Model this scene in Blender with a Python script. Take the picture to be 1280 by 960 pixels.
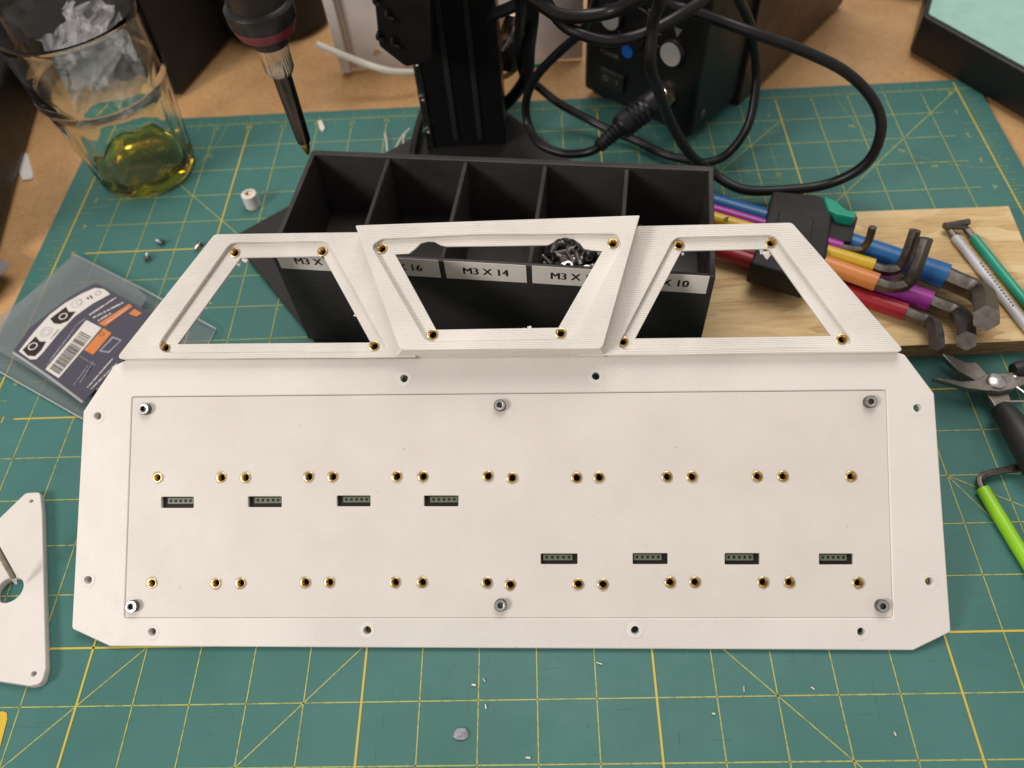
import bpy, bmesh, math, random
from math import radians, sin, cos, tan, pi
from mathutils import Vector, Matrix, Quaternion
from mathutils.geometry import delaunay_2d_cdt
for o in list(bpy.data.objects): bpy.data.objects.remove(o)
S = bpy.context.scene
COL = S.collection
random.seed(7)

# ------------------------------------------------------------ camera
CR = Matrix(((0.9984156, -0.00171274, -0.0562437), (-0.03345299, -0.82178209, -0.56881903), (-0.04524582, 0.56979931, -0.82053736)))  # rows: right, down, forward
CC = Vector((0.00876188, -0.18079381, 0.35166393)); CF = 974.38
cam = bpy.data.cameras.new('camera'); co = bpy.data.objects.new('camera', cam); COL.objects.link(co)
cam.sensor_width = 36; cam.lens = 36 * CF / 1280; cam.clip_start = .01; cam.clip_end = 20
r_, d_, f_ = CR[0], CR[1], CR[2]
co.matrix_world = Matrix(((r_[0], -d_[0], -f_[0], CC[0]), (r_[1], -d_[1], -f_[1], CC[1]), (r_[2], -d_[2], -f_[2], CC[2]), (0, 0, 0, 1)))
cam.dof.use_dof = True; cam.dof.focus_distance = .36; cam.dof.aperture_fstop = 8
S.camera = co

# ------------------------------------------------------------ light
W = bpy.data.worlds.new('World'); S.world = W; W.use_nodes = True
W.node_tree.nodes['Background'].inputs[0].default_value = (1.0, .93, .88, 1)
W.node_tree.nodes['Background'].inputs[1].default_value = .42
def lamp(name, loc, target, size, power, col, sy=None):
    l = bpy.data.lights.new(name, 'AREA'); l.energy = power; l.size = size; l.color = col
    if sy: l.shape = 'RECTANGLE'; l.size_y = sy
    o = bpy.data.objects.new(name, l); COL.objects.link(o); o.location = loc
    o.rotation_euler = (Vector(target) - Vector(loc)).to_track_quat('-Z', 'Y').to_euler(); return o
lamp('ceiling_lamp', (-1.2, -.74, 1.0), (0, .05, 0), .42, 16.5, (1, .95, .905))
lamp('fill_lamp', (.1, .75, 1.6), (0, .25, 0), 1.0, 18, (1, .94, .89))  # added fill light, lifts the back of the bench and softens shadows
S.view_settings.view_transform = 'Standard'; S.view_settings.look = 'None'
S.view_settings.exposure = 0; S.view_settings.gamma = 1

# ------------------------------------------------------------ measuring helpers
def ray(x, y):
    return CR.transposed() @ Vector(((x - 640) / CF, (y - 480) / CF, 1))
def at(x, y, z=0.):
    d = ray(x, y); return CC + d * ((z - CC[2]) / d[2])
def onpl(x, y, o, n):
    d = ray(x, y); return CC + d * ((Vector(o) - CC).dot(n) / d.dot(n))

# ------------------------------------------------------------ materials
def mat(name, col, rough=.5, metal=0, spec=.5, **k):
    m = bpy.data.materials.new(name); m.use_nodes = True
    b = m.node_tree.nodes['Principled BSDF']
    b.inputs['Base Color'].default_value = (*col, 1); b.inputs['Roughness'].default_value = rough
    b.inputs['Metallic'].default_value = metal; b.inputs['Specular IOR Level'].default_value = spec
    for a, v in k.items(): b.inputs[a.replace('_', ' ')].default_value = v
    return m
class N:
    def __init__(s, m): s.t = m.node_tree; s.b = s.t.nodes['Principled BSDF']
    def n(s, typ, **k):
        o = s.t.nodes.new('ShaderNode' + typ)
        for a, v in k.items():
            if a.startswith('i_'): o.inputs[int(a[2:]) if a[2:].isdigit() else a[2:].replace('_', ' ')].default_value = v
            else: setattr(o, a, v)
        return o
    def l(s, a, b): s.t.links.new(a, b)
    def coord(s, scale=(1, 1, 1), rot=(0, 0, 0), out='Object'):
        c = s.n('TexCoord'); m = s.n('Mapping'); m.inputs['Scale'].default_value = scale; m.inputs['Rotation'].default_value = rot
        s.l(c.outputs[out], m.inputs[0]); return m.outputs[0]
    def noise(s, v, scale, detail=4, rough=.6):
        o = s.n('TexNoise'); o.inputs['Scale'].default_value = scale; o.inputs['Detail'].default_value = detail; o.inputs['Roughness'].default_value = rough
        s.l(v, o.inputs['Vector']); return o.outputs['Fac']
    def ramp(s, f, stops):
        o = s.n('ValToRGB'); e = o.color_ramp.elements
        while len(e) < len(stops): e.new(.5)
        for i, (p, c) in enumerate(stops): e[i].position = p; e[i].color = (*c, 1)
        s.l(f, o.inputs[0]); return o.outputs[0]
    def math(s, op, a, b=None, c=None):
        o = s.n('Math', operation=op)
        for i, v in enumerate((a, b, c)):
            if v is None: continue
            if isinstance(v, (int, float)): o.inputs[i].default_value = v
            else: s.l(v, o.inputs[i])
        return o.outputs[0]
    def bump(s, h, strength, dist, prev=None):
        o = s.n('Bump'); o.inputs['Strength'].default_value = strength; o.inputs['Distance'].default_value = dist
        s.l(h, o.inputs['Height'])
        if prev is not None: s.l(prev, o.inputs['Normal'])
        s.l(o.outputs[0], s.b.inputs['Normal']); return o.outputs[0]
    def wave(s, v, scale, direction='Y', dist=0, dscale=1):
        o = s.n('TexWave', bands_direction=direction); o.inputs['Scale'].default_value = scale
        o.inputs['Distortion'].default_value = dist; o.inputs['Detail Scale'].default_value = dscale; s.l(v, o.inputs['Vector']); return o.outputs['Fac']

def printed_plastic(name, c1, c2, rough, direction, period, strength, hatch=False, wob=1.2, sss=0, hstr=.6):
    m = mat(name, c1, rough); n = N(m); v = n.coord()
    f = n.noise(v, 35, 5); n.l(n.ramp(f, [(.3, c2), (.7, c1)]), n.b.inputs['Base Color'])
    w = n.wave(v, 2 * pi / period / 20, direction, wob, 30)      # wave period = pi/(10*scale)
    mask = n.ramp(n.noise(v, 22, 3), [(.25, (.25,) * 3), (.75, (1,) * 3)])
    p = n.bump(n.math('MULTIPLY', w, mask), strength, .0004 if name.endswith('frame') or name.endswith('bin') else .0002)
    n.l(n.ramp(n.noise(v, 28, 6, .75), [(.3, (max(.3, rough - .14),) * 3), (.7, (rough + .08,) * 3)]), n.b.inputs['Roughness'])
    p = n.bump(n.noise(v, 900, 3), .25, .0002, p)
    p = n.bump(n.noise(v, 120, 4), .15, .0006, p)
    if hatch:
        v2 = n.coord(rot=(0, 0, radians(-38 if hatch is True else hatch)))
        w2 = n.wave(v2, 2 * pi / .00085 / 20, 'Y', .4, 20)
        sx = n.n('SeparateXYZ'); n.l(v, sx.inputs[0]); m2 = n.ramp(n.math('SUBTRACT', n.math('ADD', n.math('MULTIPLY', n.noise(v, 12, 2), .12), .145), n.math('ABSOLUTE', n.math('SUBTRACT', sx.outputs[0], .20))), [(.09, (.08,) * 3), (.14, (1,) * 3)])
        n.bump(n.math('MULTIPLY', w2, m2), hstr, .0003, p)
    if name.endswith('cover') or name.endswith('plate'):
        sp = n.ramp(n.noise(v, 330, 4, .7), [(.715, (0,) * 3), (.735, (1,) * 3)]); mx = n.n('MixRGB'); mx.inputs[2].default_value = (.22, .17, .13, 1)
        lk = n.b.inputs['Base Color'].links[0].from_socket; n.l(n.math('MULTIPLY', sp, .7), mx.inputs[0]); n.l(lk, mx.inputs[1]); n.l(mx.outputs[0], n.b.inputs['Base Color'])
    if sss:
        n.b.inputs['Subsurface Weight'].default_value = sss; n.b.inputs['Subsurface Radius'].default_value = (1, .7, .5); n.b.inputs['Subsurface Scale'].default_value = .0015
    return m
WH1, WH2 = (.755, .71, .665), (.71, .665, .62)
M = {}
M['plate'] = printed_plastic('printed_white_plate', WH1, WH2, .55, 'Y', .0006, .10, hatch=True, sss=.12)
M['cover'] = printed_plastic('printed_white_cover', (.70, .65, .605), (.65, .60, .555), .55, 'Y', .0007, .10, sss=.12)
M['frame'] = printed_plastic('printed_white_frame', (.85, .81, .755), (.80, .755, .70), .52, 'Y', .00085, .9, sss=.12)
M['loose'] = printed_plastic('printed_white_loose', (.74, .69, .65), (.68, .63, .59), .35, 'Y', .0008, .08)
M['bin'] = printed_plastic('printed_black_bin', (.042, .035, .034), (.026, .022, .021), .46, 'Z', .0011, .9)
M['black'] = mat('black_plastic', (.008, .0075, .0075), .42, spec=.4)
M['blackmetal'] = mat('black_anodised_metal', (.006, .006, .006), .32)
M['plateblack'] = mat('stand_black_plastic', (.012, .010, .010), .6)
M['matteblack'] = mat('matte_black', (.010, .009, .009), .7)
M['cable'] = mat('black_cable_rubber', (.006, .006, .007), .32, spec=.42)
M['brown'] = mat('dark_brown_box', (.035, .014, .010), .5)
for k in ('black', 'matteblack', 'brown', 'cable'):
    n = N(M[k]); v = n.coord(); n.bump(n.noise(v, 700, 3), .12, .0003)
    n.l(n.ramp(n.noise(v, 40, 5), [(.3, (.30,) * 3 if k != 'matteblack' else (.6,) * 3), (.7, (.46,) * 3 if k != 'matteblack' else (.75,) * 3)]), n.b.inputs['Roughness'])
def metal(name, c, r, ns=300):
    m = mat(name, c, r, 1); n = N(m); v = n.coord(); f = n.noise(v, ns, 4)
    n.l(n.ramp(f, [(.3, tuple(x * .7 for x in c)), (.7, c)]), n.b.inputs['Base Color'])
    n.l(n.ramp(f, [(.2, (r * .7,) * 3), (.8, (r * 1.4,) * 3)]), n.b.inputs['Roughness']); n.bump(f, .1, .0003); return m
M['steel'] = metal('screw_steel', (.74, .72, .70), .30)
M['heapsteel'] = metal('worn_screw_steel', (.62, .59, .56), .34)
M['socket'] = metal('socket_shade_steel', (.16, .15, .14), .35)  # screw steel darkened: paints shade into hex sockets and onto knurled head sides
M['brass'] = metal('brass', (.80, .60, .27), .26)
M['copper'] = metal('heated_copper_tip', (.85, .45, .12), .25)
M['darksteel'] = metal('black_oxide_steel', (.20, .175, .155), .42)
M['barrel'] = metal('iron_barrel_steel', (.10, .085, .075), .22)
M['plier'] = metal('plier_steel', (.34, .31, .28), .38)
M['nickel'] = metal('nickel_nut', (.62, .52, .42), .28)
M['rail'] = metal('rail_steel', (.20, .23, .21), .35)
def plastic(name, c, r=.35):
    m = mat(name, c, r); n = N(m); v = n.coord(); n.bump(n.noise(v, 500, 3), .08, .0003)
    n.l(n.ramp(n.noise(v, 60, 4), [(.25, tuple(x * .82 for x in c)), (.75, c)]), n.b.inputs['Base Color']); return m
M['blue'] = plastic('blue_sleeve', (.01, .13, .36)); M['magenta'] = plastic('magenta_sleeve', (.36, .03, .32))
M['yellow'] = plastic('yellow_sleeve', (.66, .43, .02)); M['orange'] = plastic('orange_sleeve', (.62, .22, .05))
M['red'] = plastic('red_sleeve', (.36, .015, .025)); M['teal'] = plastic('teal_sleeve', (.01, .30, .19))
M['lilac'] = plastic('pale_sleeve', (.60, .60, .66)); M['lime'] = plastic('lime_sleeve', (.28, .60, .01))
M['ivory'] = plastic('white_cable', (.70, .66, .58)); M['whitebox'] = plastic('white_enclosure', (.66, .58, .55), .4)
M['rubber'] = plastic('grip_rubber', (.013, .012, .012), .5)
M['melt'] = plastic('melted_white_rim', (.56, .50, .43), .5); M['label'] = plastic('label_tape', (.86, .80, .73), .45); M['ink'] = mat('black_ink', (.02, .012, .01), .5)
M['mint'] = plastic('mint_pad', (.33, .56, .50), .6)
M['headerblk'] = mat('header_black', (.014, .010, .007), .6, spec=.25); M['headergrn'] = plastic('header_grey_green', (.13, .15, .10), .4)
M['ringred'] = plastic('dark_red_ring', (.14, .012, .018), .35)
M['knobwhite'] = plastic('knob_cap', (.50, .48, .45), .4); M['ledblue'] = plastic('blue_button', (.01, .12, .5), .3)
M['greyprint'] = mat('grey_print', (.16, .16, .16), .5)
M['cardwhite'] = mat('card_white_print', (.66, .62, .58), .5); M['cardorange'] = mat('card_orange_print', (.60, .20, .05), .5)
M['cardgrey'] = mat('card_grey_print', (.30, .29, .33), .5)
M['greenwire'] = mat('green_wire', (.02, .22, .12), .4); M['yellowwire'] = mat('yellow_wire', (.5, .36, .03), .4)
# card base
m = M['card'] = mat('card_slate', (.065, .06, .085), .45); n = N(m); n.bump(n.noise(n.coord(), 200, 3), .1, .0005)
# wood table
m = M['table'] = mat('fibreboard', (.36, .21, .10), .5); n = N(m); v = n.coord()
f = n.noise(v, 14, 8, .7); f2 = n.noise(v, 420, 4, .7); mm = n.math('ADD', n.math('MULTIPLY', f, .6), n.math('MULTIPLY', f2, .4))
n.l(n.ramp(mm, [(.34, (.37, .195, .075)), (.5, (.52, .30, .13)), (.68, (.63, .41, .20))]), n.b.inputs['Base Color'])
n.bump(f2, .3, .0004)
# cutting mat
m = M['mat'] = mat('cutting_mat_green', (.05, .16, .135), .48, spec=.35); n = N(m); v = n.coord()
f = n.noise(v, 8, 6, .65); f2 = n.noise(v, 1500, 3, .6)
c1 = n.ramp(f, [(.3, (.038, .136, .118)), (.7, (.062, .184, .166))])
vs = n.coord(scale=(3, 60, 1), rot=(0, 0, .6)); vs2 = n.coord(scale=(70, 4, 1), rot=(0, 0, -.3))
s1 = n.ramp(n.noise(vs, 9, 5, .7), [(.635, (0,) * 3), (.67, (1,) * 3)]); s2 = n.ramp(n.noise(vs2, 7, 5, .7), [(.64, (0,) * 3), (.68, (1,) * 3)])
mx = n.n('MixRGB'); mx.inputs[2].default_value = (.028, .09, .078, 1); n.l(n.math('MULTIPLY', n.math('MAXIMUM', s1, s2), .55), mx.inputs[0]); n.l(c1, mx.inputs[1])
sp = n.ramp(n.noise(v, 200, 5, .75), [(.68, (0,) * 3), (.72, (1,) * 3)])
mx2 = n.n('MixRGB'); mx2.inputs[2].default_value = (.022, .06, .055, 1); n.l(n.math('MULTIPLY', sp, .6), mx2.inputs[0]); n.l(mx.outputs[0], mx2.inputs[1])
n.l(mx2.outputs[0], n.b.inputs['Base Color']); p = n.bump(f2, .25, .0002); n.bump(n.math('MAXIMUM', s1, s2), .2, .0002, p)
n.l(n.ramp(n.noise(v, 30, 5, .7), [(.3, (.40,) * 3), (.7, (.60,) * 3)]), n.b.inputs['Roughness'])
def inkm(name, c, wear):
    m = mat(name, c, .5); n = N(m); v = n.coord()
    n.l(n.ramp(n.noise(v, 300, 5, .7), [(wear, (.10, .19, .10)), (wear + .22, c)]), n.b.inputs['Base Color']); return m
M['line'] = inkm('mat_line_ink', (.42, .42, .10), .30); M['bold'] = inkm('mat_bold_ink', (.55, .43, .05), .15); M['fine'] = inkm('mat_fine_ink', (.26, .33, .11), .38)
M['lineyel'] = mat('mat_yellow_logo_ink', (.62, .42, .03), .45)
# strand board
m = M['osb'] = mat('strand_board', (.5, .36, .18), .55); n = N(m)
tc = n.n('TexCoord'); mp = n.n('Mapping'); mp.inputs['Scale'].default_value = (26, 120, 60); mp.inputs['Rotation'].default_value = (0, 0, .5); n.l(tc.outputs['Object'], mp.inputs[0])
wn = n.n('TexNoise'); wn.inputs['Scale'].default_value = 30; n.l(tc.outputs['Object'], wn.inputs['Vector'])
ad = n.n('MixRGB', blend_type='ADD'); ad.inputs[0].default_value = .9; n.l(mp.outputs[0], ad.inputs[1]); n.l(wn.outputs['Color'], ad.inputs[2])
vo = n.n('TexVoronoi'); vo.inputs['Scale'].default_value = 1; n.l(ad.outputs[0], vo.inputs['Vector'])
gr = n.noise(n.coord(scale=(1, 14, 4), rot=(0, 0, .35)), 60, 6, .7)
hs = n.n('SeparateColor'); n.l(vo.outputs['Color'], hs.inputs[0])
mixf = n.math('ADD', n.math('MULTIPLY', hs.outputs[0], .34), n.math('MULTIPLY', gr, .72))
n.l(n.ramp(mixf, [(.26, (.36, .21, .085)), (.42, (.56, .385, .175)), (.58, (.64, .465, .23)), (.80, (.71, .55, .31))]), n.b.inputs['Base Color'])
p = n.bump(gr, .35, .0006); n.bump(hs.outputs[1], .3, .0006, p)
m = M['osbedge'] = mat('strand_board_edge', (.3, .2, .1), .7); n = N(m); e = n.noise(n.coord(scale=(8, 8, 90)), 14, 6, .8)
n.l(n.ramp(e, [(.35, (.07, .035, .015)), (.5, (.30, .17, .07)), (.7, (.52, .36, .17))]), n.b.inputs['Base Color']); n.bump(e, .8, .0015)
# glass, liquid, films
def glassm(name, c, r=0., ior=1.48):
    m = mat(name, c, r); b = m.node_tree.nodes['Principled BSDF']; b.inputs['Transmission Weight'].default_value = 1; b.inputs['IOR'].default_value = ior; return m
M['glass'] = glassm('tumbler_glass', (.965, .985, .94)); M['amber'] = glassm('amber_drink', (.99, .76, .07), .02, 1.34)
n = N(M['glass']); n.bump(n.noise(n.coord(), 45, 3), .10, .0015)
def filmm(name, col, alpha, rough, bs, bstr):
    m = bpy.data.materials.new(name); m.use_nodes = True; t = m.node_tree
    b = t.nodes['Principled BSDF']; b.inputs['Base Color'].default_value = (*col, 1); b.inputs['Roughness'].default_value = rough
    tr = t.nodes.new('ShaderNodeBsdfTransparent'); mx = t.nodes.new('ShaderNodeMixShader'); mx.inputs[0].default_value = alpha
    t.links.new(tr.outputs[0], mx.inputs[1]); t.links.new(b.outputs[0], mx.inputs[2]); t.links.new(mx.outputs[0], t.nodes['Material Output'].inputs[0])
    n = N(m); n.bump(n.noise(n.coord(), bs, 4), bstr, .002); return m
M['film'] = filmm('clear_blister_plastic', (.26, .29, .30), .24, .22, 60, .2)
M['filmedge'] = filmm('blister_edge', (.55, .56, .56), .65, .25, 60, .1)
M['crumple'] = filmm('crumpled_film', (.50, .49, .51), .36, .25, 90, .7)

# ------------------------------------------------------------ object helpers
def tag(o, label=None, cat=None, group=None, kind=None):
    if label: o['label'] = label
    if cat: o['category'] = cat
    if group: o['group'] = group
    if kind: o['kind'] = kind
    return o
def thing(name, label, cat, loc, group=None, mw=None):
    o = bpy.data.objects.new(name, None); COL.objects.link(o); o.empty_display_size = .01
    o.matrix_world = mw if mw is not None else Matrix.Translation(loc)
    MW[o.name] = o.matrix_world.copy(); return tag(o, label, cat, group)
MW = {}
def link(name, me, mt, parent=None, mw=None, local=None, smooth=None):
    """me in world coordinates (mw None, local None) or in the frame of mw (world) / local (parent frame)"""
    o = bpy.data.objects.new(name, me); COL.objects.link(o)
    if mt is not None and not me.materials:
        for x in (mt if isinstance(mt, list) else [mt]): me.materials.append(M[x])
    pm = MW[parent.name] if parent else Matrix.Identity(4)
    if local is not None: w = pm @ local
    elif mw is not None: w = mw
    else:
        # place origin at the mesh centre
        c = sum((v.co for v in me.vertices), Vector()) / max(1, len(me.vertices))
        if parent is not None and not parent.parent: rot = pm.to_quaternion().to_matrix().to_4x4()
        elif parent is not None: rot = pm.to_quaternion().to_matrix().to_4x4()
        else: rot = Matrix.Identity(4)
        w = Matrix.Translation(c) @ rot; me.transform(w.inverted())
    if parent: o.parent = parent; o.matrix_parent_inverse = Matrix.Identity(4); o.matrix_basis = pm.inverted() @ w
    else: o.matrix_world = w
    MW[o.name] = w.copy()
    if smooth: shade(me, smooth)
    return o
def shade(me, ang=35):
    me.polygons.foreach_set('use_smooth', [True] * len(me.polygons))
    try: me.set_sharp_from_angle(angle=radians(ang))
    except Exception: pass
def bm2me(bm, name='m', recalc=True):
    if recalc: bmesh.ops.recalc_face_normals(bm, faces=bm.faces)
    me = bpy.data.meshes.new(name); bm.to_mesh(me); bm.free(); return me
def box(cx, cy, cz, sx, sy, sz, bev=0., seg=2, bm=None, mtx=None):
    own = bm is None
    if own: bm = bmesh.new()
    r = bmesh.ops.create_cube(bm, size=1); vs = r['verts']
    bmesh.ops.scale(bm, vec=(sx, sy, sz), verts=vs); bmesh.ops.translate(bm, vec=(cx, cy, cz), verts=vs)
    if bev:
        es = list({e for v in vs for e in v.link_edges}); g = bmesh.ops.bevel(bm, geom=es, offset=bev, segments=seg, affect='EDGES', profile=.5); vs = list({v for f in g['faces'] for v in f.verts} | {v for v in vs if v.is_valid})
    if mtx is not None: bmesh.ops.transform(bm, matrix=mtx, verts=[v for v in vs if v.is_valid])
    return bm2me(bm) if own else bm
def rpoly(pts, r, k=5):
    out = []; n_ = len(pts)
    for i in range(n_):
        p0, p1, p2 = Vector(pts[i - 1]), Vector(pts[i]), Vector(pts[(i + 1) % n_]); rr = r[i] if isinstance(r, (list, tuple)) else r
        if rr <= 0: out.append(tuple(p1)); continue
        a = (p0 - p1).normalized(); b = (p2 - p1).normalized(); h = a.angle(b) / 2; d = min(rr / tan(h), (p0 - p1).length * .45, (p2 - p1).length * .45)
        s, e = p1 + a * d, p1 + b * d
        for j in range(k + 1):
            t = j / k; out.append(tuple((s * (1 - t) ** 2) + p1 * 2 * t * (1 - t) + e * t * t))
    return out
def circ(x, y, r, k=20): return [(x + r * cos(2 * pi * i / k), y + r * sin(2 * pi * i / k)) for i in range(k)]
def shape(loops, z0, z1, bev=.3):
    """loops in mm, z in mm -> mesh in metres"""
    c = bpy.data.curves.new('c', 'CURVE'); c.dimensions = '2D'; c.fill_mode = 'BOTH'
    for L in loops:
        s = c.splines.new('POLY'); s.points.add(len(L) - 1); s.use_cyclic_u = True
        for i, p in enumerate(L): s.points[i].co = (p[0], p[1], 0, 1)
    c.extrude = (z1 - z0) / 2 - bev; c.bevel_depth = bev; c.bevel_resolution = 1; c.offset = -bev
    o = bpy.data.objects.new('t', c); COL.objects.link(o); dg = bpy.context.evaluated_depsgraph_get()
    me = bpy.data.meshes.new_from_object(o.evaluated_get(dg)); bpy.data.objects.remove(o); bpy.data.curves.remove(c)
    me.materials.clear()
    me.transform(Matrix.Scale(.001, 4) @ Matrix.Translation((0, 0, (z0 + z1) / 2)))
    bm = bmesh.new(); bm.from_mesh(me); bmesh.ops.remove_doubles(bm, verts=bm.verts, dist=1e-6); bmesh.ops.recalc_face_normals(bm, faces=bm.faces); bm.to_mesh(me); bm.free()
    return me
def merge(*ms):
    bm = bmesh.new()
    for m in ms: bm.from_mesh(m)
    me = bpy.data.meshes.new('m'); bm.to_mesh(me); bm.free(); return me
def lathe(prof, k=24, cap=False, rf=None):
    """prof = [(r,z)] metres"""
    bm = bmesh.new(); rings = []
    for (r, z) in prof:
        rings.append([bm.verts.new(((rf(r, 2 * pi * i / k, z) if rf else r) * cos(2 * pi * i / k), (rf(r, 2 * pi * i / k, z) if rf else r) * sin(2 * pi * i / k), z)) for i in range(k)])
    for a, b in zip(rings, rings[1:]):
        for i in range(k): bm.faces.new((a[i], a[(i + 1) % k], b[(i + 1) % k], b[i]))
    if cap:
        bm.faces.new(rings[0]); bm.faces.new(rings[-1])
    return bm2me(bm)
def smoothpath(pts, sub=8):
    P = [Vector(p) for p in pts]; out = []
    if len(P) < 3: return P
    for i in range(len(P) - 1):
        p0 = P[max(i - 1, 0)]; p1 = P[i]; p2 = P[i + 1]; p3 = P[min(i + 2, len(P) - 1)]
        for j in range(sub):
            t = j / sub; out.append(.5 * ((2 * p1) + (-p0 + p2) * t + (2 * p0 - 5 * p1 + 4 * p2 - p3) * t * t + (-p0 + 3 * p1 - 3 * p2 + p3) * t ** 3))
    out.append(P[-1]); return out
def tube(path, r, k=14, cap=True, hexa=False, sub=8, phase=0.):
    P = smoothpath(path, sub); bm = bmesh.new(); rings = []
    rr = r if isinstance(r, (list, tuple)) else (r, r); up = None
    for i, p in enumerate(P):
        t = (P[min(i + 1, len(P) - 1)] - P[max(i - 1, 0)]).normalized()
        if up is None: up = t.orthogonal().normalized() if abs(t.z) > .9 else (Vector((0, 0, 1)) - t * t.z).normalized()
        else: up = (up - t * up.dot(t)).normalized()
        s = t.cross(up); f = i / (len(P) - 1); q = rr[0] * (1 - f) + rr[-1] * f
        ring = []
        for j in range(k):
            a = 2 * pi * j / k + phase
            g = q
            if hexa: g = q * min(1, .885 / cos(((a - phase) % (pi / 3)) - pi / 6))
            ring.append(bm.verts.new(p + (up * cos(a) + s * sin(a)) * g))
        rings.append(ring)
    for a, b in zip(rings, rings[1:]):
        for i in range(k): bm.faces.new((a[i], a[(i + 1) % k], b[(i + 1) % k], b[i]))
    if cap: bm.faces.new(rings[0]); bm.faces.new(rings[-1])
    return bm2me(bm)
def text(s, size, bold=0., depth=0.):
    c = bpy.data.curves.new('t', 'FONT'); c.body = s; c.size = 1; c.align_x = 'CENTER'; c.align_y = 'CENTER'; c.resolution_u = 3
    o = bpy.data.objects.new('t', c); COL.objects.link(o); me = bpy.data.meshes.new_from_object(o.evaluated_get(bpy.context.evaluated_depsgraph_get()))
    bpy.data.objects.remove(o); bpy.data.curves.remove(c); me.materials.clear(); me.transform(Matrix.Scale(size, 4))
    if bold:
        bm = bmesh.new()
        for i, dx in enumerate((-1, -.5, 0, .5, 1)):
            m2 = me.copy(); m2.transform(Matrix.Translation((dx * bold, 0, i * .00001))); bm.from_mesh(m2)
        bm.to_mesh(me); bm.free()
    return me
def flatpoly(bm, pts):
    vs = [bm.verts.new(p) for p in pts]; bm.faces.new(vs)
def copyobj(src, parent=None, basis=None):
    c = src.copy(); COL.objects.link(c)
    if parent is not None: c.parent = parent
    if basis is not None: c.matrix_basis = basis
    return c

# ============================================================ SETTING
bm = bmesh.new(); bmesh.ops.create_grid(bm, x_segments=8, y_segments=8, size=1)
bmesh.ops.scale(bm, vec=(1.1, .9, 1), verts=bm.verts); bmesh.ops.translate(bm, vec=(0, .2, -.003), verts=bm.verts)
r = bmesh.ops.extrude_face_region(bm, geom=bm.faces[:]); bmesh.ops.translate(bm, vec=(0, 0, -.03), verts=[g for g in r['geom'] if isinstance(g, bmesh.types.BMVert)])
tag(link('tabletop', bm2me(bm), 'table', mw=Matrix.Identity(4)), kind='structure')

# ============================================================ CUTTING MAT
IN = 25.4
def mx_(X, Y): return ((X + 12) * IN, (12 - Y) * IN)      # X inches (negative left of the right edge), Y inches down
cm = thing('cutting_mat', 'green self-healing cutting mat with yellow inch grid lying under everything on the bench', 'cutting mat', (0, 0, -.003))
x0, y1 = mx_(-24.62, -.42); x1, y0 = mx_(.62, 19.2)
link('mat_sheet', shape([rpoly([(x0, y0), (x1, y0), (x1, y1), (x0, y1)], 9)], 0, 3, .3), 'mat', cm, mw=Matrix.Translation((0, 0, -.003)))
def lines(segs, w, z=.00012):
    bm = bmesh.new()
    for (a, b, *ww) in segs:
        a = Vector((*mx_(*a), 0)) * .001; b = Vector((*mx_(*b), 0)) * .001; d = (b - a); L = d.length; d.normalize(); s = Vector((-d.y, d.x, 0)) * ((ww[0] if ww else w) * .0005)
        flatpoly(bm, [(a - s) + Vector((0, 0, z)), (b - s) + Vector((0, 0, z)), (b + s) + Vector((0, 0, z)), (a + s) + Vector((0, 0, z))])
    return bm2me(bm)
I4 = Matrix.Identity(4)
seg = []; bold = []; fine = []
for X in range(-24, 0):
    (bold if X % 5 == 0 else seg).append(((X, .28 if X not in (0, -24) else -.3), (X, 19)))
for Y in range(0, 20):
    (bold if Y % 5 == 0 and Y else seg).append(((-23.35 if Y else -24.3, Y), (-.65 if Y else .3, Y)))
bold.append(((0.001, -.3), (0.001, 19))); bold.append(((-24, -.3), (-24, 19)))
seg.append(((0, 0), (-19, 19))); seg.append(((-24, 0), (-5, 19))); seg.append(((-5, 1), (-23, 19))); seg.append(((-4, 12), (-.3, 14.15))); seg.append(((-4, 12), (-2.2, 15.1)))
for cx in (0, -24):
    pr = None
    for i in range(25):
        a = radians(90 * i / 24); q = ((cx - 3.3 * sin(a)) if cx == 0 else (cx + 3.3 * sin(a)), 3.3 * cos(a))
        if pr: fine.append((pr, q, .5))
        pr = q
pr = None
for i in range(13):
    a = radians(90 * i / 12); q = (-5 - 2.4 * sin(a), 1 + 2.4 * cos(a))
    if pr: fine.append((pr, q, .35))
    pr = q
for i in range(5, 24):
    X = -i - .5
    if X > -12.1: fine.append(((X, 1), (X, 6), .3))
for j in range(1, 6): fine.append(((-12, j + .5), (-5, j + .5), .3))
for i in range(0, 24 * 8 + 1):
    x = -i / 8; L = .3 if i % 8 == 0 else .22 if i % 4 == 0 else .15 if i % 2 == 0 else .1
    fine.append(((x, 0), (x, -L), .35))
    if i % 4 == 0 and i % 8: fine.append(((x, 0), (x, .25), .35))
for i in range(0, 19 * 8):
    y = i / 8; L = .42 if i % 8 == 0 else .42 if i % 4 == 0 else .28 if i % 2 == 0 else .2
    for xx, sg in ((0, 1), (-24, -1)):
        fine.append(((xx, y), (xx + sg * L, y), .4))
        if i % 4 == 0 and i % 8: fine.append(((xx, y), (xx - sg * .3, y), .4))
        elif i % 2 == 0 and i % 8: fine.append(((xx, y), (xx - sg * .12, y), .3))
link('fine_print', lines(fine, .4, .0001), 'fine', cm, mw=I4); link('grid_print', lines(seg, .52, .00015), 'line', cm, mw=I4); link('bold_print', lines(bold, .95, .0002), 'bold', cm, mw=I4)
RZ = Matrix.Rotation(pi, 4, 'Z')
def mtext(s, X, Y, size, mt='line', rz=RZ, bold=0):
    x, y = mx_(X, Y); link('number_print', text(s, size, bold), mt, cm, mw=Matrix.Translation((x * .001, y * .001, .00022)) @ rz)
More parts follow.
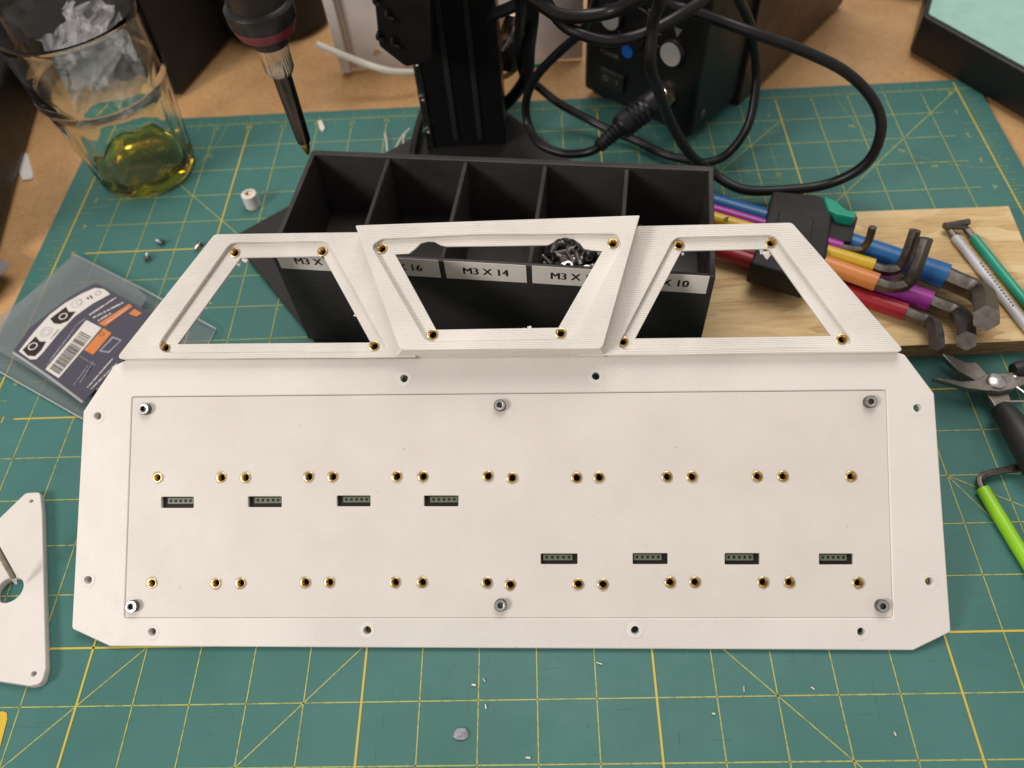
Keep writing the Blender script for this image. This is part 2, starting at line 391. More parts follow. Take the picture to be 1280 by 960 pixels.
for Y in range(1, 19):
    for X in (-.33, -23.66): mtext(str(Y), X, Y, .0062, 'lineyel' if Y % 5 == 0 else 'line')
for i in range(0, 24): mtext(str(i), -i - (.22 if i == 0 else 0), .16, .0052, 'lineyel' if i % 5 == 0 else 'line')
for (s, X, Y) in (('45', -2.2, 2.5), ('60', -1.55, 3.15), ('30', -3.2, 1.4), ('75', -20.9, 1.35), ('45', -21.6, 2.5), ('15', -5.5, 3.2), ('5', -5.3, .78), ('1', -10.3, .78)): mtext(s, X, Y, .0045)
bm = bmesh.new()
flatpoly(bm, [at(*q, .00025) for q in ((-22, 895), (3, 889), (8.5, 891), (9, 899), (-8, 965), (-22, 985))])
link('logo_print', bm2me(bm), 'lineyel', cm, mw=I4)

# ============================================================ DISPLAY PANEL
h0 = .006; PB = at(89.5, 787, h0); PB2 = at(1189, 790, h0); ex = (PB2 - PB).normalized(); hy = Vector((0, 0, 1)).cross(ex).normalized()
TL = radians(28); ey = hy * cos(TL) + Vector((0, 0, 1)) * sin(TL); en = ex.cross(ey)
PM = Matrix(((ex[0], ey[0], en[0], PB[0]), (ex[1], ey[1], en[1], PB[1]), (ex[2], ey[2], en[2], PB[2]), (0, 0, 0, 1)))
def uv(x, y, w=0.):
    p = onpl(x, y, PB + en * (w * .001), en) - PB; return (p.dot(ex) * 1000, p.dot(ey) * 1000)
def U(pts, w=0.): return [uv(*p, w) for p in pts]
panel = thing('display_panel', 'white 3D-printed panel with three window frames and brass inserts, leaning on the black bin', 'display panel', PB, mw=PM)
out = rpoly(U([(137, 808), (1142, 813), (1189, 790), (1168, 492), (1131, 443), (1100, 434), (170, 444), (142, 457), (104, 514), (89.5, 786)]), [2, 2, 2, 2, 2, 0, 0, 2, 2, 2])
CV = U([(165, 496), (1108, 487.5), (1116.5, 772.5), (155.5, 772.5)])
holes = [(122, 520), (110, 725), (190, 790), (459, 788), (794, 788), (1077, 790), (1162, 727), (1147, 510), (505, 473), (745, 470)]
HC = [circ(*uv(*p), 1.75) for p in holes]
link('back_plate', shape([out, rpoly(CV, 1.2)] + HC, -6, 0, .6), 'plate', panel, local=I4)
RR = lathe([(.0036, -.0001), (.0034, .00010), (.0031, .00012), (.0028, .00002), (.0024, .00010), (.0019, .00008), (.0018, -.0002)], 28, rf=lambda r, a, z: r * (1 + .03 * sin(3 * a) + .02 * sin(8 * a))); shade(RR, 60); RR.materials.append(M['plate'])
for p in holes:
    u, v = uv(*p); link('hole_rim', RR, None, panel, local=Matrix.Translation((u * .001, v * .001, 0)) @ Matrix.Rotation(u, 4, 'Z'))
ins_top = [(197, 597), (277, 597), (307, 597), (386, 596), (416, 596), (496, 595.5), (529, 595.5), (610, 595), (640, 597), (721, 597), (749, 596.5), (834, 596), (865, 596), (947, 595.5), (979, 595.5), (1064, 595.5)]
ins_bot = [(190, 729), (270, 729), (301, 729), (382, 728), (412, 728), (494, 728), (528, 728), (609, 728), (638, 731), (723, 730), (754, 730.5), (838, 728), (869, 728), (954, 728), (987, 728), (1073, 728.5)]
heads = [(201.5, 242, 621, 635), (310, 352, 620.5, 634), (421, 463, 619.5, 633), (530, 573, 619.5, 633), (676, 722, 692, 705.5), (791, 835, 691.5, 705.5), (906, 950, 691.5, 706), (1024, 1067, 692, 706)]
scr = [(179, 511), (624.5, 506.5), (1089, 502), (163.5, 758.5), (625.5, 757), (1104, 758)]
CW = -.35
cl = []
c = [Vector(p) for p in CV]; mid = sum(c, Vector((0, 0))) / 4
inner = [tuple(p + Vector((.10 if p.x < mid.x else -.10, .10 if p.y < mid.y else -.22))) for p in c]
cl.append(rpoly(inner, 1))
for p in ins_top + ins_bot: cl.append(circ(*uv(*p, CW), 2.05, 18))
slots = []
for (a, b, t, bt) in heads:
    q = U([(a, bt), (b, bt), (b, t), (a, t)], CW); slots.append(q); cl.append(rpoly(q, .5, 3))
link('cover_plate', shape(cl, -4.2, CW, .22), 'cover', panel, local=I4)
# brass insert
def insert_mesh():
    pr = [(.00225, -.004), (.00245, .0001), (.00228, .00024), (.00180, .00020), (.00168, -.0002)]
    z = -.0002
    for i in range(7): pr += [(.00148, z - .00025), (.00168, z - .0005)]; z -= .0005
    pr += [(.0013, -.0042), (.0001, -.0043)]
    me = lathe(pr, 20); me.materials.append(M['brass']); me.materials.append(M['headerblk'])
    for p in me.polygons:
        if p.center.z < -.0036 and p.center.to_2d().length < .0018: p.material_index = 1  # black bore floor: the shade of an open hole put into the colour
    shade(me, 50); return me
IM = insert_mesh()
def ring_melt():
    me = lathe([(.0033, -.00012), (.0029, .00006), (.0024, .00010), (.00225, -.0002)], 20, rf=lambda r, a, z: r * (1 + .05 * sin(3 * a + 1) + .03 * sin(7 * a))); shade(me, 60); return me
RMs = ring_melt(); RMs.materials.append(M['melt'])
def L(u, v, w, rz=0): return Matrix.Translation((u * .001, v * .001, w * .001)) @ Matrix.Rotation(rz, 4, 'Z')
for p in ins_top + ins_bot:
    u, v = uv(*p, CW); o = link('threaded_insert', IM, None, panel, local=L(u, v, CW - .02, random.random() * 6) @ Matrix.Rotation(random.uniform(-.05, .05), 4, 'X'))
    link('melted_ring', RMs, None, o, local=I4)
# headers
def hdr_body(w, h):
    return box(0, 0, -.0036, w, h, .004, .0001, 1)
for k, q in enumerate(slots):
    c = sum((Vector(p) for p in q), Vector((0, 0))) / 4; w = (Vector(q[1]) - Vector(q[0])).length; h = (Vector(q[2]) - Vector(q[1])).length
    hd = link('pin_header', hdr_body(w * .001 - .0001, h * .001 - .0001), 'headerblk', panel, local=L(c.x, c.y, CW - .3))
    sw, sh = w * .80, h * .56; ox = w * .07 * (1 if k < 4 else -1 if k > 4 else -.5); oy = h * .13
    bm = bmesh.new()
    link('socket_strip', box(ox * .001, oy * .001, -.0013, sw * .001, sh * .001, .0012, .0001, 1), 'headergrn', hd, local=I4)
    for i in range(5):
        link('socket_hole', box(0, 0, 0, sw * .085 * .001, sh * .42 * .001, .0001), 'headerblk', hd, local=Matrix.Translation(((ox + (i - 2) * sw * .19) * .001, (oy + .05) * .001, -.00066)))
    bm.free()
# socket cap screw
def screw_mesh(Ls=.008, mtn='steel'):
    def hx(r, a, z): return r * (.9 / cos((a % (pi / 3)) - pi / 6)) if r < .0015 and z > .0005 else r
    pr = [(.0001, .0013), (.00138, .0013), (.00142, .0029), (.0017, .003), (.00245, .003), (.00275, .0027), (.00275, 0), (.0015, 0)]
    z = 0
    nth = int(Ls / .0007)
    for i in range(nth): pr += [(.0015, z - .00035), (.00122, z - .0006)]; z -= .0007
    pr += [(.0012, z - .0003), (.0001, z - .0003)]
    me = lathe(pr, 24, rf=hx); shade(me, 30); me.materials.append(M[mtn]); me.materials.append(M['socket'])
    for p in me.polygons:
        if (p.center.z > .001 and p.center.to_2d().length < .00139) or (0 < p.center.z < .0029 and p.center.to_2d().length > .00255): p.material_index = 1
    return me
SM = screw_mesh(mtn='heapsteel'); SM4 = screw_mesh(.005); SML = screw_mesh(.011)
for p in scr:
    u, v = uv(*p, CW + 2.6); link('cap_screw', SM4, None, panel, local=L(u, v, CW - .35, random.random() * 6))
# window frames
def frame(name, outer, opening, ledge, ro, rop, rl, w0, w1, w2, bev=.35, ins=()):
    a = shape([rpoly(U(outer, w2), ro), rpoly(U(opening, w1), rop, 3)] + [circ(*uv(*p, w1), 2.0, 18) for p in ins], w0, w1, .25)
    b = shape([rpoly(U(outer, w2), ro), rpoly(U(ledge, w2), rl, 6)], w1, w2, bev)
    return link(name, merge(a, b), 'frame', panel, local=I4)
FI = [[(294, 316), (403, 314.5), (207, 434.5), (468, 432.5)], [(477.5, 311), (766, 304.5), (541, 418.5), (701, 416.5)], [(849, 306.5), (963.5, 304), (779, 427), (1052, 424.5)]]
fl = frame('window_frame', [(144, 449), (268, 292.5), (476, 289.5), (520, 447)], [(222, 430), (301, 322), (404, 320.5), (463, 428)], [(190, 441), (288, 303), (409, 301.5), (486, 440)], [2, 3, 0, 0], [0, 1, .5, 0], [5, 6, 6, 3], .6, 2.2, 4.5, ins=FI[0])
fr = frame('window_frame', [(1132, 440), (990, 278), (770, 283), (722, 444)], [(1039, 420), (961, 311), (852, 313.5), (794, 423)], [(1072, 434), (968, 294), (843, 297), (770, 437)], [2, 3, 0, 0], [0, 1, .5, 0], [4, 5, 5, 3], .6, 2.2, 4.5, ins=FI[2])
hump = lambda xa, xb, yb, yt: [(xa + (xb - xa) * t, yb + (yt - yb) * (1 - abs(2 * t - 1) ** 2.2)) for t in [i / 8 for i in range(9)]]
op = [(545, 412), (494, 318)] + [(511, 317), (519, 311), (526, 304), (535, 301.5), (543, 302), (550, 306), (558, 308)] + [(684, 306.5), (690, 304), (697, 298.5), (706, 296.5), (716, 298), (724, 303), (730, 310.5), (738, 312.5)] + [(753, 313.5), (698, 409.5)]
fc = frame('window_frame', [(500, 437.5), (444, 281.5), (800, 269), (753, 436)], op, [(533, 427), (464, 307), (477, 298.5), (600, 293), (772, 292), (777, 306), (714, 424)], [3, .6, .6, 3], 0, [4, 6, 4, 10, 3, 4, 4], 10.2, 11.6, 13.8, ins=FI[1])
OC = U([(500, 437.5), (444, 281.5), (800, 269), (753, 436)], 13.8)
mc = sum((Vector(p) for p in OC), Vector((0, 0))) / 4
def inset(pts, d):
    n_ = len(pts); out_ = []
    for i in range(n_):
        p0, p1, p2 = Vector(pts[i - 1]), Vector(pts[i]), Vector(pts[(i + 1) % n_]); a = (p0 - p1).normalized(); b = (p2 - p1).normalized(); h = a.angle(b) / 2
        q = p1 + (a + b).normalized() * d / sin(h); out_.append((q.x, q.y))
    return out_
link('frame_skirt', shape([rpoly(OC, [3, .6, .6, 3]), rpoly(inset(OC, 2.2), 1)], 4.7, 10.2, .05), 'frame', fc, local=I4)
lip = bmesh.new()
def P3(x, y, w): u, v = uv(x, y, w); return lip.verts.new((u * .001, v * .001, w * .001))
ta = [P3(503, 437.2, 13.3), P3(750, 435.8, 13.3)]; ba = [P3(494, 447.8, .1), P3(757, 446.6, .1)]; tb = [P3(503, 431, 13.2), P3(750, 430, 13.2)]; bb = [P3(494, 440, .1), P3(757, 439, .1)]
for q in ((ta[0], ta[1], ba[1], ba[0]), (tb[0], bb[0], bb[1], tb[1]), (ta[0], tb[0], tb[1], ta[1]), (ba[0], ba[1], bb[1], bb[0]), (ta[0], ba[0], bb[0], tb[0]), (ta[1], tb[1], bb[1], ba[1])): lip.faces.new(q)
link('frame_lip', bm2me(lip), 'frame', fc, local=I4)
for fo, pts, w in ((fl, FI[0], 2.2), (fc, FI[1], 11.6), (fr, FI[2], 2.2)):
    for p in pts:
        u, v = uv(*p, w); link('threaded_insert', IM, None, fo, local=L(u, v, w + .25, random.random() * 6) @ Matrix.Rotation(random.uniform(-.12, .12), 4, 'X'))
def blob(r, seed, flat=.6):
    rnd = random.Random(seed); bm = bmesh.new(); bmesh.ops.create_icosphere(bm, subdivisions=2, radius=r)
    ph = [rnd.random() * 6 for _ in range(6)]
    for v in bm.verts:
        d = v.co.normalized(); v.co *= 1 + .25 * sin(d.x * 4 + ph[0]) + .25 * sin(d.y * 5 + ph[1]) + .2 * sin(d.z * 6 + ph[2]); v.co.z *= flat
    me = bm2me(bm); shade(me, 60); return me
for i, (p, w, r, fo) in enumerate((((296, 329), .6, 1.6, fl), ((306, 325), .8, 1.3, fl), ((958, 318), .6, 1.7, fr), ((952, 314), .9, 1.0, fr), ((853, 317), .6, .9, fr), ((662, 410), 11, .8, fc), ((656, 411.5), 11, .6, fc), ((262, 377), .9, 1.0, fl), ((255, 385), .9, 1.1, fl), ((249, 394), .8, 1.0, fl), ((444, 394), 1, .7, fl))):
    u, v = uv(*p, w); link('plastic_burr', blob(r * .001, i), 'frame', fo, local=L(u, v, w, i))

# ============================================================ BLACK PARTS BIN
HB = .076
bl, br, fr_, fl_ = at(387, 189, HB), at(891, 209, HB), at(896, 346, HB), at(339, 313, HB)
bx = ((br - bl) + (fr_ - fl_)); bx.z = 0; bx.normalize(); by = Vector((0, 0, 1)).cross(bx)
BWd = ((br - bl).length + (fr_ - fl_).length) / 2; BD = ((bl - fl_).length + (br - fr_).length) / 2
cen = (bl + br + fr_ + fl_) / 4; bo = cen - bx * BWd / 2 - by * BD / 2; bo.z = 0
BM = Matrix(((bx[0], by[0], 0, bo[0]), (bx[1], by[1], 0, bo[1]), (0, 0, 1, 0), (0, 0, 0, 1)))
binT = thing('screw_bin', 'black 3D-printed five-compartment screw bin with white size labels behind the white panel', 'parts bin', bo, mw=BM)
T = .0026; ZB = .0042
def lb(a, b, c, d, e, f, bev=.0005): return box((a + b) / 2, (c + d) / 2, (e + f) / 2, b - a, d - c, f - e, bev, 2)
link('back_wall', lb(0, BWd, BD - T, BD, ZB, HB), 'bin', binT, local=I4); link('front_wall', lb(0, BWd, 0, T, ZB, HB - .0006), 'bin', binT, local=I4)
link('side_wall', lb(0, T, T, BD - T, ZB, HB - .0002), 'bin', binT, local=I4); link('side_wall', lb(BWd - T, BWd, T, BD - T, ZB, HB - .0002), 'bin', binT, local=I4)
ZF = .034
link('floor', lb(T, BWd - T, T, BD - T, ZB + .001, ZF, .0001), 'bin', binT, local=I4)
link('back_rim', lb(-.0004, BWd + .0004, BD + .0001, BD + .0026, HB - .004, HB - .0012, .0006), 'bin', binT, local=I4)
pitch = (BWd - T) / 5
for i in range(1, 5): link('divider', lb(i * pitch, i * pitch + T * .9, T, BD - T, ZF, HB - .0008), 'bin', binT, local=I4)
def bin_loc(px, py, yoff):  # on the front wall plane
    n_ = by; o_ = bo + by * yoff; p = onpl(px, py, o_, n_) - bo; return p.dot(bx), p.z
zt = bin_loc(616, 329, 0)[1]; zb = bin_loc(616, 350.5, 0)[1]
FR = Matrix(((1, 0, 0, 0), (0, 0, -1, 0), (0, 1, 0, 0), (0, 0, 0, 1)))  # text xy -> wall xz, facing -y
for i, s in enumerate(('M3 X 18', 'M3 X 16', 'M3 X 14', 'M3 X 12', 'M3 X 10')):
    xa = i * pitch + T * .45; lw = pitch - .0028; xc = xa + pitch / 2; hh = zt - zb
    lo = link('size_label', box(0, 0, 0, lw, .0003, hh, .0001, 1), 'label', binT, local=Matrix.Translation((xc, -.0002, (zt + zb) / 2)) @ Matrix.Rotation(random.uniform(-.008, .008), 4, 'Y'))
    tag(lo, 'white tape label reading ' + s)
    link('label_text', text(s, .0065, .00020), 'ink', lo, local=Matrix.Translation((0, -.00024, -.0001)) @ FR)
# heap of screws in the fourth compartment
rnd = random.Random(3)
base = None
def screw_thing(loc, rot, label, group, me=None, name='loose_screw'):
    o = bpy.data.objects.new(name, me or SM); COL.objects.link(o); o.matrix_world = Matrix.Translation(loc) @ rot; return tag(o, label, 'screw', group)
hc = bo + bx * (3.42 * pitch); 
for i in range(96):
    u = rnd.uniform(-.46, .46) * (pitch - .010); v = BD * rnd.uniform(.12, .80); lay = i // 48
    z = ZF + .0030 + lay * .0030 + rnd.uniform(0, .0012)
    loc = bo + bx * (3.5 * pitch + u + T * .5) + by * v + Vector((0, 0, z))
    rot = Quaternion((rnd.gauss(0, 1), rnd.gauss(0, 1), 0), 1).to_matrix().to_4x4()
    rot = Matrix.Rotation(rnd.uniform(0, 2 * pi), 4, 'Z') @ Matrix.Rotation(rnd.choice((pi / 2, pi / 2, pi / 2, 1.2, 1.9, .3)) + rnd.uniform(-.25, .25), 4, 'X')
    screw_thing(loc, rot, 'steel socket cap screw in the heap filling the fourth compartment of the black bin', 'screws heaped in the bin')
for i in range(8):
    loc = bo + bx * (4.25 * pitch + rnd.uniform(-.008, .010)) + by * BD * rnd.uniform(.2, .9) + Vector((0, 0, ZF + .003))
    rot = Matrix.Rotation(rnd.uniform(0, 2 * pi), 4, 'Z') @ Matrix.Rotation(pi / 2 + rnd.uniform(-.1, .1), 4, 'X')
    screw_thing(loc, rot, 'steel cap screw lying in the rightmost compartment of the black bin', 'screws in the rightmost compartment')

# ============================================================ INSERT PRESS STAND
bpT = (-.0277, .3176)
L0 = Vector((-.191, .183)); a_ = Vector((.772, .636)); b_ = Vector((.606, -.795))
pl = [L0, L0 + b_ * .128, L0 + b_ * .128 + a_ * .2116, L0 + a_ * .2116]
st = thing('press_stand', 'black upright rail stand on a black base plate behind the bin', 'press stand', (-.04, .26, 0))
link('base_plate', shape([rpoly([(p.x * 1000, p.y * 1000) for p in pl], 1.5)], .3, 4, .4), 'plateblack', st)
px0, px1 = -.0635, -.0140
link('post', box((px0 + px1) / 2, .262 + .017, .24, px1 - px0, .034, .47, .001), 'blackmetal', st)
for xx in (px0 + .0155, px0 + .032): link('rail_groove', box(xx, .2612, .24, .0035, .0008, .46, .0003), 'matteblack', st)
yb = .258; nY = Vector((0, 1, 0))
brk = [onpl(*q, (0, yb - .026, 0), nY) for q in ((462, -60), (474, 58), (507, 84), (541, 77), (533, -60))]
me = shape([rpoly([(p.x * 1000, p.z * 1000) for p in brk], [0, 3, 4, 3, 0])], 0, 26, .8)
me.transform(Matrix(((1, 0, 0, 0), (0, 0, 1, 0), (0, 1, 0, 0), (0, 0, 0, 1)))); me.transform(Matrix.Translation((0, yb - .026, 0)))
carr = link('carriage', me, 'black', st)
for (a, b) in (((484, 12), (492, 24)), ((491, 46), (499, 59)), ((470, -6), (474, 6)), ((474, 40), (478, 50))):
    p, q = onpl(*a, (0, yb - .028, 0), nY), onpl(*b, (0, yb - .028, 0), nY); m_ = (p + q) / 2 + Vector((-.002, 0, -.001))
    link('screw_head', tube([p, m_, q], .0012, 8), 'black', carr)
ra, rb = onpl(523, 84, (0, .262, 0), nY), onpl(536, 170, (0, .262, 0), nY)
rail = link('linear_rail', box(px0 - .0028, .266, .13, .0048, .010, .26, .0005), 'rail', st)
for z in (.02, .045, .07, .095, .12): link('rail_screw', lathe([(.0001, .0006), (.0012, .0006), (.0013, .0012), (.0021, .0012), (.0023, 0)], 16), 'steel', rail, mw=Matrix.Translation((px0 - .0028, .2608, z)) @ Matrix.Rotation(pi / 2, 4, 'X'))

# ============================================================ SOLDERING IRON (upright, held by the stand's arm)
ip = CC + ray(384, 189) * .362
ip.z -= .002
iron = thing('soldering_iron', 'upright soldering iron with dark handle and red ring pointing at the bin corner', 'soldering iron', ip)
IT = Matrix.Translation(ip)
def ir(prof, name, mt, k=28, rf=None, par=None): o = link(name, lathe(prof, k, rf=rf), mt, par or iron, mw=IT); shade(o.data, 40); return o
ir([(.0001, 0), (.0005, .0002), (.0013, .002), (.0021, .0050), (.0024, .0075)], 'iron_tip', 'copper')
ir([(.0015, .0070), (.0030, .0076), (.0033, .010), (.0038, .030), (.0041, .045)], 'heater_barrel', 'barrel')
ir([(.0040, .0425), (.0052, .0430), (.0060, .0450), (.0062, .0545), (.0058, .0560), (.004, .0562)], 'knurled_nut', 'nickel', 72, rf=lambda r, a, z: r * (1 + .035 * (1 if int(a / (2 * pi) * 72) % 2 else -1)) if .0435 < z < .0555 else r)
ir([(.0052, .0560), (.0072, .0562), (.0074, .0585), (.0080, .0600), (.0092, .0612)], 'ferrule', 'black')
ir([(.0090, .0610), (.0112, .0615), (.0124, .0640), (.0128, .0662)], 'red_ring', 'ringred')
ir([(.0128, .0660), (.0134, .0668), (.0137, .0725), (.0128, .0735), (.0118, .074), (.0120, .090), (.0125, .15), (.010, .16), (.0001, .16)], 'handle', 'black')
arm = link('arm', (tube([ip + Vector((0, .004, .145)), ip + Vector((0, .12, .145)), Vector((px0 + .01, .27, ip.z + .145))], .008, 12, sub=3)), 'black', st)

# ============================================================ SOLDERING STATION
sA, sB, sC = at(745, 122, .002), at(861, 178, .002), at(938, 117, .002)
fx = (sB - sA); fx.z = 0; fx.normalize(); fyv = Vector((0, 0, 1)).cross(fx)
FW = (sB - at(731, 112, .002)).dot(fx); SD = abs((sC - sB).dot(fyv)); so = sB - fx * FW; so.z = 0
SMx = Matrix(((fx[0], fyv[0], 0, so[0]), (fx[1], fyv[1], 0, so[1]), (0, 0, 1, 0), (0, 0, 0, 1)))
stn = thing('soldering_station', 'black soldering station with white knob caps and a plugged-in round connector', 'soldering station', so, mw=SMx)
link('housing', box(FW / 2, SD / 2, .082, FW, SD, .156, .004, 3), 'black', stn, local=I4)
for (x, y) in ((.012, .012), (FW - .012, .012), (FW - .012, SD - .012), (.012, SD - .012)): link('foot', box(x, y, .002, .014, .014, .0038, .001), 'rubber', stn, local=I4)
def sf(px, py, off=0.):
    p = onpl(px, py, so - fyv * off, fyv) - so; return p.dot(fx), p.z
def onface(px, py, off, rot=I4):
    x, z = sf(px, py, off); return Matrix.Translation((x, -off, z)) @ FR @ rot
def knob(px, py, r, mt):
    k_ = link('knob', lathe([(r * 1.25, 0), (r * 1.2, .0022), (r * 1.1, .003), (.0001, .003)], 28), 'black', stn, local=onface(px, py, .0002)); shade(k_.data)
    c_ = link('knob_cap', lathe([(r, 0), (r, .0008), (.0001, .001)], 28), mt, k_, local=Matrix.Translation((0, 0, .0031))); shade(c_.data)
knob(842, 65, .0075, 'knobwhite'); knob(766, 20, .0075, 'knobwhite')
k_ = link('dial', lathe([(.009, 0), (.0085, .004), (.0001, .0045)], 28), 'black', stn, local=onface(796, 42, 0))
for i in range(11):
    a = radians(-130 + 26 * i); x, z = sf(796, 38, .0004)
    link('dial_mark', box(0, 0, 0, .0007, .0022, .0001), 'greyprint', stn, local=Matrix.Translation((x + .018 * sin(a), -.0004, z + .018 * cos(a))) @ FR @ Matrix.Rotation(-a, 4, 'Z'))
x, z = sf(796, 38, .0004); ringb = bmesh.new(); pr = None
for i in range(20):
    a0, a1 = radians(-120 + 12 * i), radians(-108 + 12 * i)
    flatpoly(ringb, [(.0150 * sin(a0), .0150 * cos(a0), 0), (.0150 * sin(a1), .0150 * cos(a1), 0), (.0156 * sin(a1), .0156 * cos(a1), 0), (.0156 * sin(a0), .0156 * cos(a0), 0)])
link('dial_arc', bm2me(ringb), 'greyprint', stn, local=Matrix.Translation((x, -.0004, z)) @ FR)
link('indicator_button', lathe([(.0045, 0), (.0045, .002), (.0001, .0024)], 20), 'ledblue', stn, local=onface(786, 63, .0002))
sw = link('power_switch', box(0, 0, .0015, .020, .013, .004, .001), 'rubber', stn, local=onface(768, 98, 0, Matrix.Rotation(0, 4, 'Z')))
link('switch_mark', text('O', .006), 'greyprint', sw, local=Matrix.Translation((-.005, 0, .0037))); link('switch_mark', text('I', .006), 'greyprint', sw, local=Matrix.Translation((.005, 0, .0037)))
link('station_text', text('POWER', .0045), 'greyprint', stn, local=onface(762, 68, .0004)); link('station_text', text('1234', .0042), 'greyprint', stn, local=onface(832, 101, .0004)) if False else None
bm = bmesh.new(); flatpoly(bm, [(-.003, .003, 0), (.003, .003, 0), (0, -.003, 0)]); link('knob_pointer', bm2me(bm), 'greyprint', stn, local=onface(847, 41, .0004))
link('socket_ring', lathe([(.0085, 0), (.0085, .004), (.007, .006), (.0055, .006), (.005, .001)], 24), 'nickel', stn, local=onface(832, 117, 0))
for p in ((0.4, 10),):
    link('side_screw', lathe([(.0001, .001), (.002, .001), (.0035, .0002)], 16), 'darksteel', stn, local=Matrix.Translation((FW + .0001, .012, .018)) @ Matrix.Rotation(pi / 2, 4, 'Y'))
# brown box behind
q0, q1 = at(930, 126, 0), at(1000, 57, 0); d = (q1 - q0).normalized(); pp = Vector((d.y, -d.x, 0))
c0 = q0 + d * .06 - pp * .05 + Vector((0, 0, .09)); rotz = math.atan2(d.y, d.x)
o = link('wooden_box', box(0, 0, 0, .16, .10, .18, .001), 'brown', mw=Matrix.Translation(c0 + d * .012 + d * .0) @ Matrix.Rotation(rotz, 4, 'Z'))
tag(o, 'dark reddish brown box standing behind the soldering station', 'box')

# ============================================================ CABLES
def cable(pts, r, label, name='power_cable', mt='cable', group=None, k=16):
    P = [at(*p) for p in pts]; o = link(name, tube(P, r, k, sub=8), mt); shade(o.data, 60); return tag(o, label, 'cable', group)
cable([(700, -40, .17), (817, -12, .15), (816, 30, .13), (813, 80, .11), (822, 110, .09), (838, 152, .06), (861, 191, .035), (885, 212, .016), (925, 236, .010), (975, 238, .010), (1035, 230, .014), (1082, 205, .03), (1101, 165, .05), (1093, 128, .065), (1060, 92, .08), (1010, 66, .095), (950, 44, .105), (900, 26, .11), (865, 14, .115), (830, 3, .12), (800, -30, .14)], .0031, 'thick black cable making the widest loop, out over the mat to the right')
cable([(905, -40, .13), (922, -4, .11), (938, 32, .09), (945, 82, .06), (944, 115, .045), (935, 157, .028), (912, 190, .012), (886, 203, .006), (858, 200, .006), (828, 192, .006), (795, 176, .006), (760, 162, .009), (735, 149, .012), (700, 130, .02), (672, 108, .03), (655, 95, .04), (648, 60, .07), (650, 10, .12), (640, -40, .15)], .0028, 'black cable crossing low behind the bin and rising beside the station')
cable([(752, 181, .032), (736, 190, .028), (706, 192, .022), (675, 180, .022), (660, 155, .025), (658, 125, .04), (671, 95, .06), (700, 64, .085), (728, 38, .105), (745, 5, .13), (750, -40, .15)], .0028, 'black cable curling left from the round plug of the station')
cable([(640, -20, .15), (677, 6, .14), (700, 19, .135), (735, 20, .132), (772, 12, .135), (815, -10, .15)], .0034, 'short thick black cable arc highest at the top of the picture')
cable([(670, -20, .15), (700, 27, .13), (730, 44, .125), (760, 51, .122), (786, 48, .122), (812, 39, .124), (845, 22, .128), (880, -2, .135), (900, -30, .14)], .0030, 'black cable hanging in a shallow arc in front of the station dial')
cable([(600, 25, .09), (622, 16, .10), (645, 6, .11), (665, -10, .12)], .0035, 'short black cable coming out behind the upright post')
cable([(664, -20, .12), (665, 20, .10), (661, 60, .07), (658, 95, .045), (640, 122, .02), (620, 140, .01)], .0042, 'thick black cable hanging down beside the upright post')
cable([(560, 90, .02), (536, 125, .012), (526, 150, .010), (518, 185, .010), (515, 215, .010)], .0030, 'black cable curving out left from behind the upright post')
cable([(396, 55, .040), (420, 65, .034), (450, 77, .026), (480, 87, .02), (505, 90, .016), (540, 89, .012)], .0024, 'stiff white cable end lying in front of the white enclosure', 'white_cable', 'ivory')
# plug
P = [at(748, 184, .034), at(764, 169, .038), at(780, 156, .042), at(800, 141, .047), at(822, 124, .052)]
plug = thing('cable_plug', 'ribbed black round plug pushed into the station socket', 'plug', P[0])
me = bpy.data.meshes.new('x'); 
bm = bmesh.new(); PP = smoothpath(P, 12); ks = 20; rings = []
for i, p in enumerate(PP):
    f = i / (len(PP) - 1); t = (PP[min(i + 1, len(PP) - 1)] - PP[max(i - 1, 0)]).normalized(); up = (Vector((0, 0, 1)) - t * t.z).normalized(); s = t.cross(up)
    r = .0042 + .0010 * f * 3 if f < .35 else .0082 if f > .45 else .0052 + (f - .35) * .030
    if f < .4 and i % 3 == 0: r -= .0007
    if .62 < f < .85 and i % 3 == 0: r -= .0007
    rings.append([bm.verts.new(p + (up * cos(2 * pi * j / ks) + s * sin(2 * pi * j / ks)) * r) for j in range(ks)])
for a, b in zip(rings, rings[1:]):
    for i in range(ks): bm.faces.new((a[i], a[(i + 1) % ks], b[(i + 1) % ks], b[i]))
bm.faces.new(rings[0]); bm.faces.new(rings[-1])
o = link('plug_body', bm2me(bm), 'cable', plug); shade(o.data, 30)
o = link('plug_collar', tube([P[4] - (P[4] - P[3]) * .15, at(836, 113, .058)], .0072, 20), 'nickel', plug); shade(o.data, 30)

# ============================================================ WHITE ENCLOSURE AT THE BACK
w0, w1 = at(428, 87, 0), at(728, 73, 0); d = (w1 - w0).normalized(); wl = (w1 - w0).length; ang = math.atan2(d.y, d.x)
WM = Matrix.Translation((w0.x, w0.y, 0)) @ Matrix.Rotation(ang, 4, 'Z')
we = thing('white_enclosure', 'white plastic enclosure standing at the back behind the upright post', 'enclosure', w0, mw=WM)
fm = shape([[(9, 0), (wl * 1000, 0), (wl * 1000, 150), (9, 150)], circ(30, 12, 3, 20)], 0, 3, .4); fm.transform(FR)
link('front_panel', fm, 'whitebox', we, local=Matrix.Translation((0, .003, 0)))
link('edge_flange', box(.004, -.001, .075, .008, .010, .15, .001), 'whitebox', we, local=I4)
link('rear_panel', box(wl / 2 + .005, .04, .075, wl - .01, .003, .15, .0005), 'whitebox', we, local=I4)
